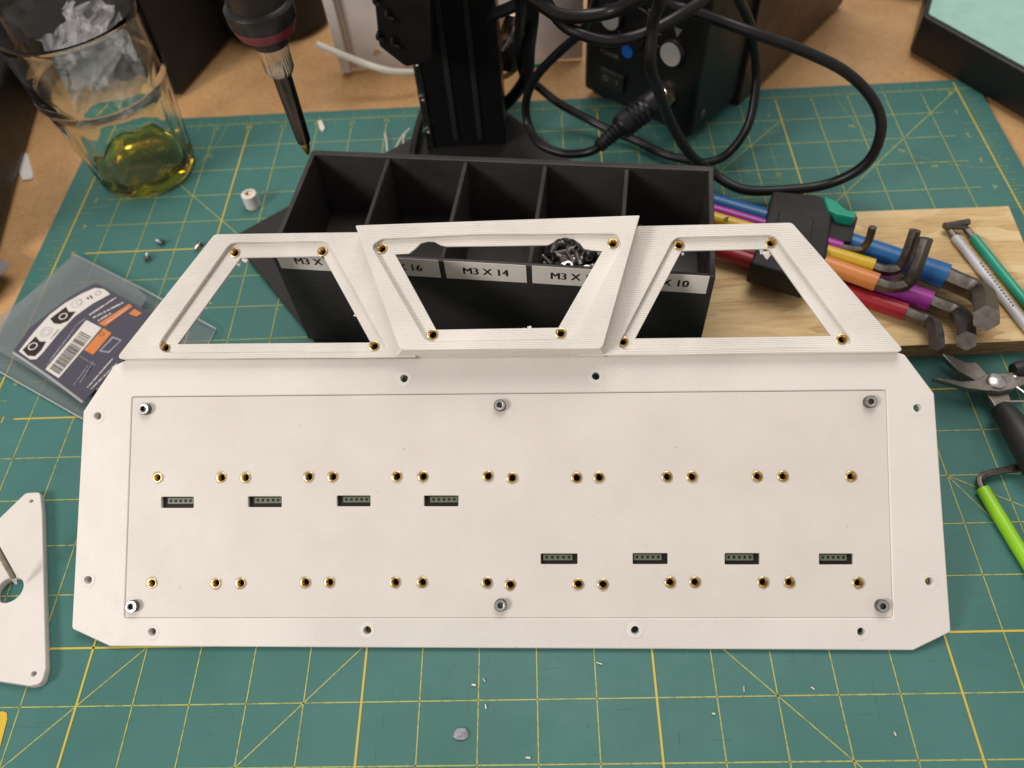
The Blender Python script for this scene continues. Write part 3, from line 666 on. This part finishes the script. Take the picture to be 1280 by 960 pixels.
# connector bits beside the post
cb = thing('wire_connector', 'metal plug with brown, yellow and green wires right of the upright post', 'connector', at(645, 85, .02))
link('plug_shell', tube([at(638, 68, .05), at(648, 50, .06)], .0065, 8, hexa=True), 'steel', cb)
link('plug_ring', tube([at(650, 48, .062), at(653, 42, .065)], .0075, 12), 'steel', cb)
link('brown_sleeve', tube([at(628, 42, .06), at(640, 12, .08)], .005, 12), 'nickel', cb)
link('green_wire', tube([at(640, 82, .03), at(655, 84, .03), at(675, 80, .03)], .0018, 10), 'greenwire', cb)
link('yellow_wire', tube([at(626, 98, .02), at(640, 90, .025), at(652, 78, .03)], .002, 10), 'yellowwire', cb)
link('copper_body', tube([at(634, 80, .03), at(645, 30, .06)], .009, 12), 'brown', cb)

# ============================================================ BLACK THINGS AT THE BACK LEFT
c0 = at(345, 22, 0)
o = link('black_canister', lathe([(.0001, .0002), (.047, .0002), (.050, .004), (.050, .15), (.047, .155), (.0001, .155)], 40), 'matteblack', mw=Matrix.Translation((c0.x, c0.y + .008, 0))); shade(o.data, 40)
tag(o, 'round black canister standing behind the soldering iron', 'canister')
q0, q1 = at(224, 121, 0), at(277, 60, 0); d = (q1 - q0).normalized(); nrm = Vector((-d.y, d.x, 0)); ang = math.atan2(d.y, d.x)
o = link('black_case', box(.08, .11, .05, .16, .22, .10, .003), 'matteblack', mw=Matrix.Translation((q0.x, q0.y, 0)) @ Matrix.Rotation(ang, 4, 'Z')); tag(o, 'matte black case standing behind the drinking glass', 'case')
q0, q1 = at(2, 300, 0), at(52, 118, 0); d = (q1 - q0).normalized(); ang = math.atan2(d.y, d.x)
o = link('black_box', box(.11, .08, .02, .26, .16, .04, .004, 3), 'black', mw=Matrix.Translation((q0.x, q0.y, 0)) @ Matrix.Rotation(ang, 4, 'Z')); tag(o, 'low black box cut by the left edge of the picture, left of the glass', 'box')
o = link('dark_pouch', blob(.018, 40, .5), 'brown', mw=Matrix.Translation(at(-34, 345, .008)) @ Matrix.Diagonal((1, 1.3, 1, 1))); tag(o, 'dark brown rounded pouch at the left edge of the picture', 'pouch')

# ============================================================ DRINKING GLASS
g0 = at(187, 212, 0)
gl = thing('drinking_glass', 'tall fluted drinking glass with a little amber drink left in it', 'glass', (g0.x, g0.y, 0))
GM = Matrix.Translation((g0.x, g0.y, 0.0002))
def flute(r, a, z):
    if z < .070 and r > .026: 
        k = min(1, (z - .004) / .01) if z > .004 else 0; kk = min(1, (.070 - z) / .006)
        return r * (1 - .06 * max(0, k) * kk * cos(5 * a) ** 2)
    return r
prof = [(.0001, .0012), (.022, .0012), (.026, 0), (.031, .0008), (.0335, .005), (.0345, .012), (.0352, .022), (.0366, .036), (.038, .05), (.0392, .062), (.0398, .068), (.0412, .0705), (.0416, .073), (.0408, .0755), (.0412, .09), (.0425, .113), (.0427, .1155), (.0420, .1168), (.0412, .1155), (.0408, .110), (.0392, .09), (.0385, .0755), (.0378, .07), (.0365, .06), (.0340, .036), (.0322, .016), (.0305, .0085), (.026, .0068), (.0001, .0062)]
o = link('tumbler', lathe(prof, 80, rf=flute), 'glass', gl, mw=GM); shade(o.data, 60)
o = link('amber_drink', lathe([(.0001, .0060), (.0262, .0066), (.0307, .0083), (.0316, .0120), (.0314, .0124), (.0001, .0120)], 48), 'amber', gl, mw=GM); shade(o.data, 40)
# crumpled film in the glass
rnd = random.Random(11)
def crumple(cx, cy, cz, sx, sz, rz, seed, lean=.3):
    bm = bmesh.new(); nx, nz = 30, 30; r2 = random.Random(seed); g = []
    ph = [r2.uniform(0, 6) for _ in range(8)]
    for i in range(nx + 1):
        for j in range(nz + 1):
            u, v = i / nx - .5, j / nz - .5
            w = .006 * sin(u * 9 + v * 5 + ph[0]) + .004 * sin(v * 14 - u * 6 + ph[1]) + .003 * sin(u * 23 + ph[2]) * sin(v * 19 + ph[3]) + r2.uniform(-.0005, .0005) + .004 * abs(sin(u * 13 + v * 17 + ph[4])) + .003 * abs(sin(u * 21 - v * 15 + ph[5]))
            g.append(bm.verts.new((u * sx, w + lean * v * sz, v * sz)))
    for i in range(nx):
        for j in range(nz): bm.faces.new((g[i * (nz + 1) + j], g[(i + 1) * (nz + 1) + j], g[(i + 1) * (nz + 1) + j + 1], g[i * (nz + 1) + j + 1]))
    me = bm2me(bm); me.transform(Matrix.Translation((cx, cy, cz)) @ Matrix.Rotation(rz, 4, 'Z')); return me
o = tag(link('plastic_wrapper', merge(crumple(g0.x + .004, g0.y - .002, .078, .050, .050, .4, 2), crumple(g0.x - .004, g0.y + .008, .088, .040, .045, -.5, 5, .5)), 'crumple'), 'crumpled clear plastic wrapper stuffed in the drinking glass', 'wrapper')

# ============================================================ BLISTER PACK
bp0 = at(93, 430, 0)
bp = thing('blister_pack', 'clear blister pack with slate and orange product card lying under the panel corner', 'blister pack', (bp0.x, bp0.y, 0))
def sheet(px, z0, z1, mt, name, par, r=1.0):
    P = [at(*q, z1) for q in px]; me = shape([rpoly([(p.x * 1000, p.y * 1000) for p in P], r)], z0 * 1000, z1 * 1000, .12); return link(name, me, mt, par)
sheet([(93, 317), (182, 362), (271, 411), (256, 436), (104, 524), (92, 519), (-5, 462), (-40, 425), (30, 372)], .0006, .0012, 'film', 'back_sheet', bp, 2)
cover = sheet([(93, 318), (170, 357), (184, 372), (100, 500), (20, 450), (-30, 424), (32, 371)], .0056, .0062, 'film', 'front_sheet', bp, 2)
ed = [at(*q, .0064) for q in ((17, 441), (60, 470), (104, 503))]; link('fold_edge', tube(ed, .0008, 8), 'filmedge', bp)
ed = [at(*q, .0030) for q in ((93, 318), (182, 363), (270, 411), (258, 434))]; link('fold_edge', tube(ed, .0004, 6, sub=1), 'filmedge', bp)
ed = [at(*q, .0015) for q in ((-5, 462), (104, 524))]; link('fold_edge', tube(ed, .0004, 6, sub=1), 'filmedge', bp)
k64 = lambda l: [(x / 6.4, 300 + y / 6.4) for x, y in l]
card = sheet(k64([(108, 885), (240, 700), (400, 575), (560, 450), (765, 343), (1180, 570), (1250, 700), (900, 1050), (672, 1290), (640, 1290)]), .0063, .0067, 'card', 'product_card', bp, 1.5)
CZ = .00685
def prt(px, mt, z=CZ, name='card_print', r=0.):
    P = [at(*q, z) for q in px]; pts = [(p.x * 1000, p.y * 1000) for p in P]
    if r: pts = rpoly(pts, r, 4)
    bm = bmesh.new(); flatpoly(bm, [(x * .001, y * .001, z) for x, y in pts]); me = bm2me(bm)
    if me.polygons[0].normal.z < 0: me.flip_normals()
    return link(name, me, mt, card)
prt(k64([(150, 890), (240, 955), (290, 955), (340, 905), (470, 745), (600, 610), (740, 510), (884, 432), (830, 392), (760, 383), (660, 425), (520, 505), (400, 595), (280, 725)]), 'cardwhite', r=.8)
for pts in ([(180, 880), (285, 770), (318, 812), (370, 812), (330, 880), (280, 930), (222, 925)], [(400, 630), (528, 533), (550, 575), (606, 572), (545, 648), (480, 672), (432, 668)]):
    prt(k64(pts), 'ink', CZ + .00008)
def cring(cx, cy, r, mt, z, w=.0003):
    c = at(cx / 6.4, 300 + cy / 6.4, z); bm = bmesh.new(); k = 16
    for i in range(k):
        a0, a1 = 2 * pi * i / k, 2 * pi * (i + 1) / k
        flatpoly(bm, [c + Vector((cos(a) * q, sin(a) * q, 0)) for a, q in ((a0, r), (a1, r), (a1, r - w), (a0, r - w))])
    link('card_print', bm2me(bm), mt, card)
cring(262, 850, .0028, 'cardwhite', CZ + .00014, .0007); cring(505, 610, .0026, 'cardwhite', CZ + .00014, .0007)
cring(370, 735, .0036, 'cardgrey', CZ + .0001); cring(370, 735, .0022, 'cardgrey', CZ + .0001); cring(615, 505, .0034, 'cardgrey', CZ + .0001); cring(630, 500, .0018, 'cardgrey', CZ + .0001); cring(785, 425, .0018, 'ink', CZ + .0001)
prt(k64([(700, 455), (716, 468), (706, 476), (690, 463)]), 'ink', CZ + .0001); prt(k64([(722, 440), (740, 455), (730, 462), (712, 447)]), 'ink', CZ + .0001); prt(k64([(735, 458), (745, 466), (737, 472), (727, 464)]), 'ink', CZ + .0001)
Q = [Vector(p) for p in k64([(690, 640), (812, 702), (470, 1105), (362, 1035)])]
def bil(u, v): return (Q[0] * (1 - u) * (1 - v) + Q[1] * u * (1 - v) + Q[2] * u * v + Q[3] * (1 - u) * v)
prt([bil(0, 0), bil(1, 0), bil(1, 1), bil(0, 1)], 'cardwhite'); rnd = random.Random(5); v = .20
while v < .95:
    w = rnd.choice((.006, .010, .016, .02)); prt([bil(.16, v), bil(.88, v), bil(.88, v + w), bil(.16, v + w)], 'ink', CZ + .0001, 'barcode_bar'); v += w + rnd.choice((.008, .012, .018))
prt(k64([(1035, 510), (1058, 532), (838, 690), (788, 668)]), 'cardorange'); prt(k64([(828, 705), (892, 745), (745, 918), (672, 880)]), 'cardorange')
prt(k64([(1075, 550), (1135, 585), (1090, 612), (1030, 590)]), 'cardorange')
prt(k64([(900, 770), (975, 800), (870, 905), (790, 890)]), 'cardgrey', CZ); prt(k64([(905, 785), (958, 806), (866, 890), (810, 882)]), 'card', CZ + .0001)
cring(815, 752, .0016, 'ink', CZ + .0001)
# small rows of lettering
def trow(x0_, y0_, x1_, y1_, th=10, mt='cardgrey', seed=0):
    r3 = random.Random(seed); t = 0; a = Vector((x0_, y0_)); b = Vector((x1_, y1_)); Lr = (b - a).length; d = (b - a) / Lr; s = Vector((-d.y, d.x)) * th / 2; bm = bmesh.new()
    while t < Lr:
        w = r3.uniform(5, 9) * th / 10; s2 = s * r3.uniform(.6, 1); P4 = [a + d * t - s2, a + d * (t + w) - s2, a + d * (t + w) + s2, a + d * t + s2]
        flatpoly(bm, [at(p.x / 6.4, 300 + p.y / 6.4, CZ + .00005) for p in P4]); t += w * 1.25 + (8 if r3.random() < .15 else 0)
    link('card_lettering', bm2me(bm), mt, card)
for i, (x0_, y0_, x1_, y1_, th, mt) in enumerate(((715, 600, 920, 465, 13, 'cardwhite'), (745, 622, 985, 500, 13, 'cardwhite'), (785, 645, 880, 590, 13, 'cardwhite'), (600, 690, 690, 620, 9, 'cardgrey'), (400, 960, 600, 700, 10, 'cardgrey'), (370, 1010, 560, 760, 8, 'cardgrey'), (640, 1140, 745, 980, 9, 'cardgrey'), (590, 1160, 700, 1010, 9, 'cardgrey'), (700, 1180, 900, 950, 12, 'cardwhite'), (730, 1190, 930, 990, 12, 'cardwhite'), (770, 1200, 965, 1005, 10, 'cardgrey'), (810, 1205, 990, 1030, 12, 'cardwhite'), (850, 665, 1020, 545, 8, 'cardwhite'), (640, 930, 760, 1000, 8, 'cardgrey'), (690, 1075, 740, 1010, 10, 'ink'), (405, 790, 470, 715, 9, 'ink'))):
    trow(x0_, y0_, x1_, y1_, th, mt, i)

# ============================================================ STRAND BOARD, HEX KEYS
zo = .0112
ob = [at(*q, zo) for q in ((858, 272), (1261, 257.5), (1330, 424), (860, 443))]
me = shape([[(p.x * 1000, p.y * 1000) for p in ob]], .4, zo * 1000, .25)
obd = link('strand_board', me, ['osb', 'osbedge']); shade(me, 20)
for p in me.polygons:
    if abs(p.normal.z) < .6: p.material_index = 1
tag(obd, 'offcut of strand board under the coloured hex keys', 'wooden board')
def key(name, label, sl, r, col, mtp, rm, group='coloured hex keys clamped in the black holder', lead=0):
    P = [at(*p) for p in sl]; Q = [at(*p) for p in mtp]
    t = thing(name, label, 'hex key', P[-1], group)
    o = link('sleeve', tube(P, r, 20, sub=4), col, t); shade(o.data, 40)
    Q = [P[-1] - (P[-1] - P[-2]).normalized() * .002] + Q
    o = link('steel_arm', tube(Q, rm, 24, hexa=True, sub=8), 'darksteel', t); shade(o.data, 18)
    return t
key('hex_key', 'largest hex key with a thick blue sleeve', [(862, 243, .022), (1056, 302, .022), (1182, 346, .0205)], (.0045, .0072), 'blue', [(1196, 353, .0205), (1215, 361, .0205), (1228, 370, .024), (1232, 382, .034), (1233, 398, .052)], .0062)
key('hex_key', 'hex key with a magenta sleeve lying between the red and the blue one', [(950, 305, .0175), (1163, 377, .0175)], (.0056, .0056), 'magenta', [(1176, 383, .0175), (1192, 389, .0175), (1202, 397, .020), (1207, 409, .028), (1208, 426, .041)], .0049)
key('hex_key', 'hex key with a dark red sleeve nearest to the white panel', [(880, 306, .020), (1060, 366, .0168), (1132, 390, .0168)], (.0046, .0048), 'red', [(1145, 396, .0168), (1157, 400, .0168), (1166, 406, .019), (1170, 416, .025), (1171, 429, .035)], .0040)
key('hex_key', 'short small hex key with a thin magenta sleeve by the holder', [(862, 253, .030), (1052, 309, .030)], (.0032, .0032), 'magenta', [(1060, 311, .030), (1071, 312, .030), (1080, 309, .032), (1086, 300, .037), (1091, 284, .045)], .0023)
key('hex_key', 'hex key with a yellow sleeve and upturned end', [(862, 264, .028), (1092, 333, .028)], (.0040, .0042), 'yellow', [(1102, 337, .028), (1113, 338, .028), (1124, 334, .030), (1132, 322, .036), (1144, 288, .050)], .0031)
key('hex_key', 'hex key with an orange sleeve and upturned end', [(940, 298, .027), (1096, 353, .027)], (.0048, .0050), 'orange', [(1107, 357, .027), (1120, 358, .027), (1133, 354, .029), (1143, 340, .036), (1158, 298, .052)], .0036)
key('hex_key', 'pale grey-white hex key lying on the strand board', [(1194, 297, .0138), (1300, 430, .0138)][::-1], (.0024, .0024), 'lilac', [(1188, 289, .0138), (1184, 283, .0148), (1190, 281, .016), (1212, 277, .018)], .0019, 'loose hex keys on the strand board')
key('hex_key', 'teal green hex key lying beside the pale one on the strand board', [(1217, 297, .0138), (1300, 400, .0138)][::-1], (.0026, .0026), 'teal', [(1210, 289, .0138), (1205, 284, .0148), (1196, 283, .0155), (1180, 282, .0165)], .0020, 'loose hex keys on the strand board')
key('hex_key', 'lime green hex key lying on the mat at the right edge', [(1310, 745, .0034), (1228, 611, .0034)], (.0031, .0031), 'lime', [(1225, 604, .0034), (1226, 597, .0036), (1236, 592, .0038), (1278, 584, .0042)], .0018, None)
mk = bmesh.new(); r4 = random.Random(2)
kt = bpy.data.objects['hex_key.006']
for i in range(15):
    a = at(1226 + i * 2.9, 329 + i * 3.75, .0163); flatpoly(mk, [a + Vector((x, y, 0)) * r4.uniform(.7, 1.1) for x, y in ((-.0006, -.0004), (.0005, -.0006), (.0006, .0003), (-.0005, .0006))])
link('key_lettering', bm2me(mk), 'ink', kt)
def sleeve_text(par, s, p, q, z, size):
    a, b = at(*p, z), at(*q, z); d = b - a; an = math.atan2(d.y, d.x); link('key_lettering', text(s, size), 'ink', kt if par is None else par, mw=Matrix.Translation((a + b) / 2) @ Matrix.Rotation(an, 4, 'Z') @ Matrix.Rotation(.0, 4, 'X'))
sleeve_text(bpy.data.objects['hex_key.004'], '4', (903, 272), (912, 275), .0323, .006)
# holder
hz = .034
hp = [at(*q, hz) for q in ((966, 238), (1000, 241), (1018, 242), (1034, 248), (1042, 262), (1034, 318), (1010, 350), (938, 328), (944, 314), (957, 275))]
hold = thing('key_holder', 'black plastic clamp holding the coloured hex keys', 'key holder', at(1000, 300, zo))
link('clamp_body', shape([rpoly([(p.x * 1000, p.y * 1000) for p in hp], [2, 3, 4, 4, 3, 2, 2, 2, 2, 2])], 18, hz * 1000, 1.6), 'matteblack', hold)
hp = [at(*q, .030) for q in ((1040, 262), (1073, 270), (1064, 302), (1032, 300))]
link('clamp_lip', shape([rpoly([(p.x * 1000, p.y * 1000) for p in hp], 1.5)], zo * 1000 + .3, 30, .8), 'matteblack', hold)
hp = [at(*q, .0352) for q in ((975, 262), (1018, 272), (1012, 312), (966, 300))]
link('clamp_ridge', shape([rpoly([(p.x * 1000, p.y * 1000) for p in hp], 1.5)], 33, 35.0, .6), 'matteblack', hold)
hp = [at(*q, .036) for q in ((1030, 245), (1045, 251), (1058, 262), (1072, 266), (1068, 272), (1048, 268), (1036, 262))]
link('green_latch', shape([rpoly([(p.x * 1000, p.y * 1000) for p in hp], 1.0)], 26, 36, .5), 'teal', hold)

# ============================================================ PLIERS
pz = .006
plr = thing('flush_cutters', 'small steel flush cutters with black grips at the right edge of the mat', 'pliers', at(1245, 477, 0))
def ps(px, z0, z1, name, mt='plier', r=1., bev=.4):
    P = [at(*q, z1 * .001) for q in px]; return link(name, shape([rpoly([(p.x * 1000, p.y * 1000) for p in P], r)], z0, z1, bev), mt, plr)
ps([(1161, 471), (1184, 473), (1203, 476.5), (1221, 475), (1233, 468), (1270, 464.5), (1284, 470), (1300, 468), (1300, 474), (1284, 479), (1266, 486), (1249, 489), (1233, 488), (1211, 485), (1184, 477)], 9.2, 12.5, 'cutter_arm', r=.6)
ps([(1176, 441), (1190, 445), (1207, 452.5), (1221, 453), (1234, 468), (1258, 486), (1266, 504), (1262, 512), (1246, 511), (1233, 491), (1219, 475), (1198, 463)], 5.6, 8.9, 'cutter_arm', r=.6)
o = link('pivot_bolt', lathe([(.0048, .0118), (.0046, .0136), (.0034, .0144), (.0001, .0147)], 24), 'steel', plr, mw=Matrix.Translation(at(1245, 477, .0125)) @ Matrix.Translation((0, 0, -.0125))); shade(o.data)
o = link('grip', tube([at(1251, 511, .0085), at(1262, 524, .010), at(1276, 545, .011), (at(1300, 585, .011))], (.0052, .0080), 18), 'rubber', plr); shade(o.data, 50)
o = link('grip', tube([at(1266, 463, .0125), at(1283, 461, .0125), at(1320, 462, .012)], (.0036, .006), 16), 'rubber', plr); shade(o.data, 50)
link('spring_wire', tube([at(1256, 502, .0125), at(1300, 501, .014)], .0005, 8), 'steel', plr); link('spring_wire', tube([at(1271, 484, .0125), at(1290, 498, .014)], .0006, 8), 'steel', plr)
o = link('small_rivet', lathe([(.0012, 0), (.001, .0006), (.0001, .0008)], 12), 'steel', plr, mw=Matrix.Translation(at(1269, 471, .0126)))

# ============================================================ WHITE BRACKET PLATE, LOWER LEFT
wz = 4.5
P = [at(*q, wz * .001) for q in ((-60, 705), (32, 616), (50, 615), (52.5, 640), (57, 835), (52, 854), (38, 857), (-60, 842))]
hc_ = at(12, 737, wz * .001); h1 = at(39, 626, wz * .001); h2 = at(42, 842, wz * .001)
wp = thing('white_bracket', 'white 3D-printed bracket plate with a round hole cut by the left edge', 'bracket', (P[3].x, P[3].y, 0))
link('bracket_plate', shape([rpoly([(p.x * 1000, p.y * 1000) for p in P], [0, 3, 3, 2, 3, 4, 3, 0]), circ(hc_.x * 1000, hc_.y * 1000, 6.4, 32), circ(h1.x * 1000, h1.y * 1000, 1.0, 16), circ(h2.x * 1000, h2.y * 1000, 1.2, 16)], .2, wz, .35), 'loose', wp)
sd = thing('screwdriver', 'thin bronze coloured driver shaft reaching into the hole of the white bracket plate', 'screwdriver', at(18, 728, .008))
o = link('shaft', tube([at(-60, 585, .055), at(17, 722, .0105)], .0014, 14), 'nickel', sd); shade(o.data, 50)
o = link('driver_tip', tube([at(17, 722, .0105), at(20, 730, .0075)], (.0012, .0005), 10), 'steel', sd)

# ============================================================ MINT PAD
mz = .028
def rp(px, z): return [(at(*q, z).x * 1000, at(*q, z).y * 1000) for q in px]
pad = thing('mint_pad', 'thick black tray with a pale mint top at the upper right corner', 'tray', at(1200, 30, 0))
link('tray_body', shape([rpoly(rp([(1154, 20), (1170, -45), (1450, -45), (1450, 184)], mz), 4)], .3, mz * 1000, 1.2), 'black', pad)
link('mint_surface', shape([rpoly(rp([(1161, 17), (1176, -40), (1440, -40), (1440, 170)], mz + .0006), 3)], mz * 1000, mz * 1000 + .6, .2), 'mint', pad)
o = link('black_tool_end', box(0, 0, .012, .05, .03, .024, .004), 'matteblack', mw=Matrix.Translation(at(1120, -22, 0)) @ Matrix.Rotation(-.5, 4, 'Z')); tag(o, 'black block at the top edge left of the mint tray', 'block')

# ============================================================ SMALL LOOSE THINGS
sp0 = at(317, 257, 0); spc = thing('white_spacer', 'small white cylindrical spacer with a brass insert standing on the mat', 'spacer', sp0)
o = link('spacer_body', lathe([(.0021, .0105), (.0046, .0105), (.0050, .0102), (.0052, .0004), (.0048, 0), (.0001, 0)], 28), 'loose', spc, mw=Matrix.Translation(sp0)); shade(o.data, 40)
link('threaded_insert', IM, None, spc, mw=Matrix.Translation(sp0 + Vector((-.0005, .0008, .0103))))
for (px, py, rz, lab) in ((201, 302.5, 1.2, 'loose steel screw on the mat below the glass, furthest left of the three near it'), (184, 322, .2, 'loose steel screw on the mat nearest to the blister pack'), (248, 307, 2.8, 'loose steel screw on the mat touching the corner of the left window frame')):
    screw_thing(at(px, py, .0020), Matrix.Rotation(rz, 4, 'Z') @ Matrix.Rotation(pi / 2 + .05, 4, 'X') @ Matrix.Scale(.72, 4), lab, 'loose screws on the mat', SM4)
def scrap(px, z, th, lab, mt='ivory', name='plastic_scrap', cat='scrap', group='plastic scraps'):
    P = [at(*q, z + th) for q in px]; me = shape([[(p.x * 1000, p.y * 1000) for p in P]], z * 1000, (z + th) * 1000, .05); tag(link(name, me, mt), lab, cat, group)
scrap([(27, 190), (34, 192), (41, 217), (40, 223), (28, 225), (22, 212)], -.0028, .0012, 'largest white plastic scrap, on the wood by the left edge', 'loose')
scrap([(397, 151), (402, 150), (406, 160), (403, 164), (399, 160)], .0002, .0012, 'small white plastic scrap on the mat behind the bin corner', 'loose')
for i, (x, y, w, h, a, lab) in enumerate(((592, 856, 5, 3, .2, 'tiny cream scrap below the panel, above the third line'), (607, 883, 6, 2, 1.4, 'thin white sliver on a mat line below the panel'), (605, 850, 5, 1.2, 1.0, 'hair-thin sliver just below the middle of the panel'), (749, 829, 8, 1.5, .3, 'white thread right below the panel edge'), (660, 947, 6, 3, .1, 'cream flake at the bottom edge of the picture'), (930, 861, 7, 1.2, 1.5, 'white sliver standing across a square on the lower right'), (1016, 860, 5, 2, .6, 'pale chip beside the diagonal line lower right'), (892, 892, 4, 2.5, .2, 'small grey chip near the bold line lower right'), (1119, 917, 5, 2, 1.1, 'pale sliver near the lower right corner'))):
    sc = [(x + cos(a) * w / 2 - sin(a) * h / 2, y + sin(a) * w / 2 + cos(a) * h / 2), (x + cos(a) * w / 2 + sin(a) * h / 2, y + sin(a) * w / 2 - cos(a) * h / 2), (x - cos(a) * w / 2 + sin(a) * h / 3, y - sin(a) * w / 2 - cos(a) * h / 3), (x - cos(a) * w / 2 - sin(a) * h / 3, y - sin(a) * w / 2 + cos(a) * h / 3)]
    scrap(sc, .0003, .0005, lab)
o = link('grey_crumb', blob(.0022, 77, .5), 'cardgrey', mw=Matrix.Translation(at(576, 918, .001))); tag(o, 'greyish crumb on the mat near the bottom edge', 'crumb')
for i, (pts, lab) in enumerate(((((492, 190, .002), (503, 170, .003), (512, 161, .004)), 'thin white plastic string rising behind the bin, longer of two'), (((506, 186, .002), (504, 176, .003), (506, 168, .004)), 'thin white plastic string crossing the longer one behind the bin'), (((484, 189, .002), (483, 176, .002), (481, 166, .002)), 'thin white plastic string lying along the mat line behind the bin'))):
    o = link('plastic_string', tube([at(*p) for p in pts], .0006, 6), 'ivory'); tag(o, lab, 'string', 'plastic strings behind the bin')
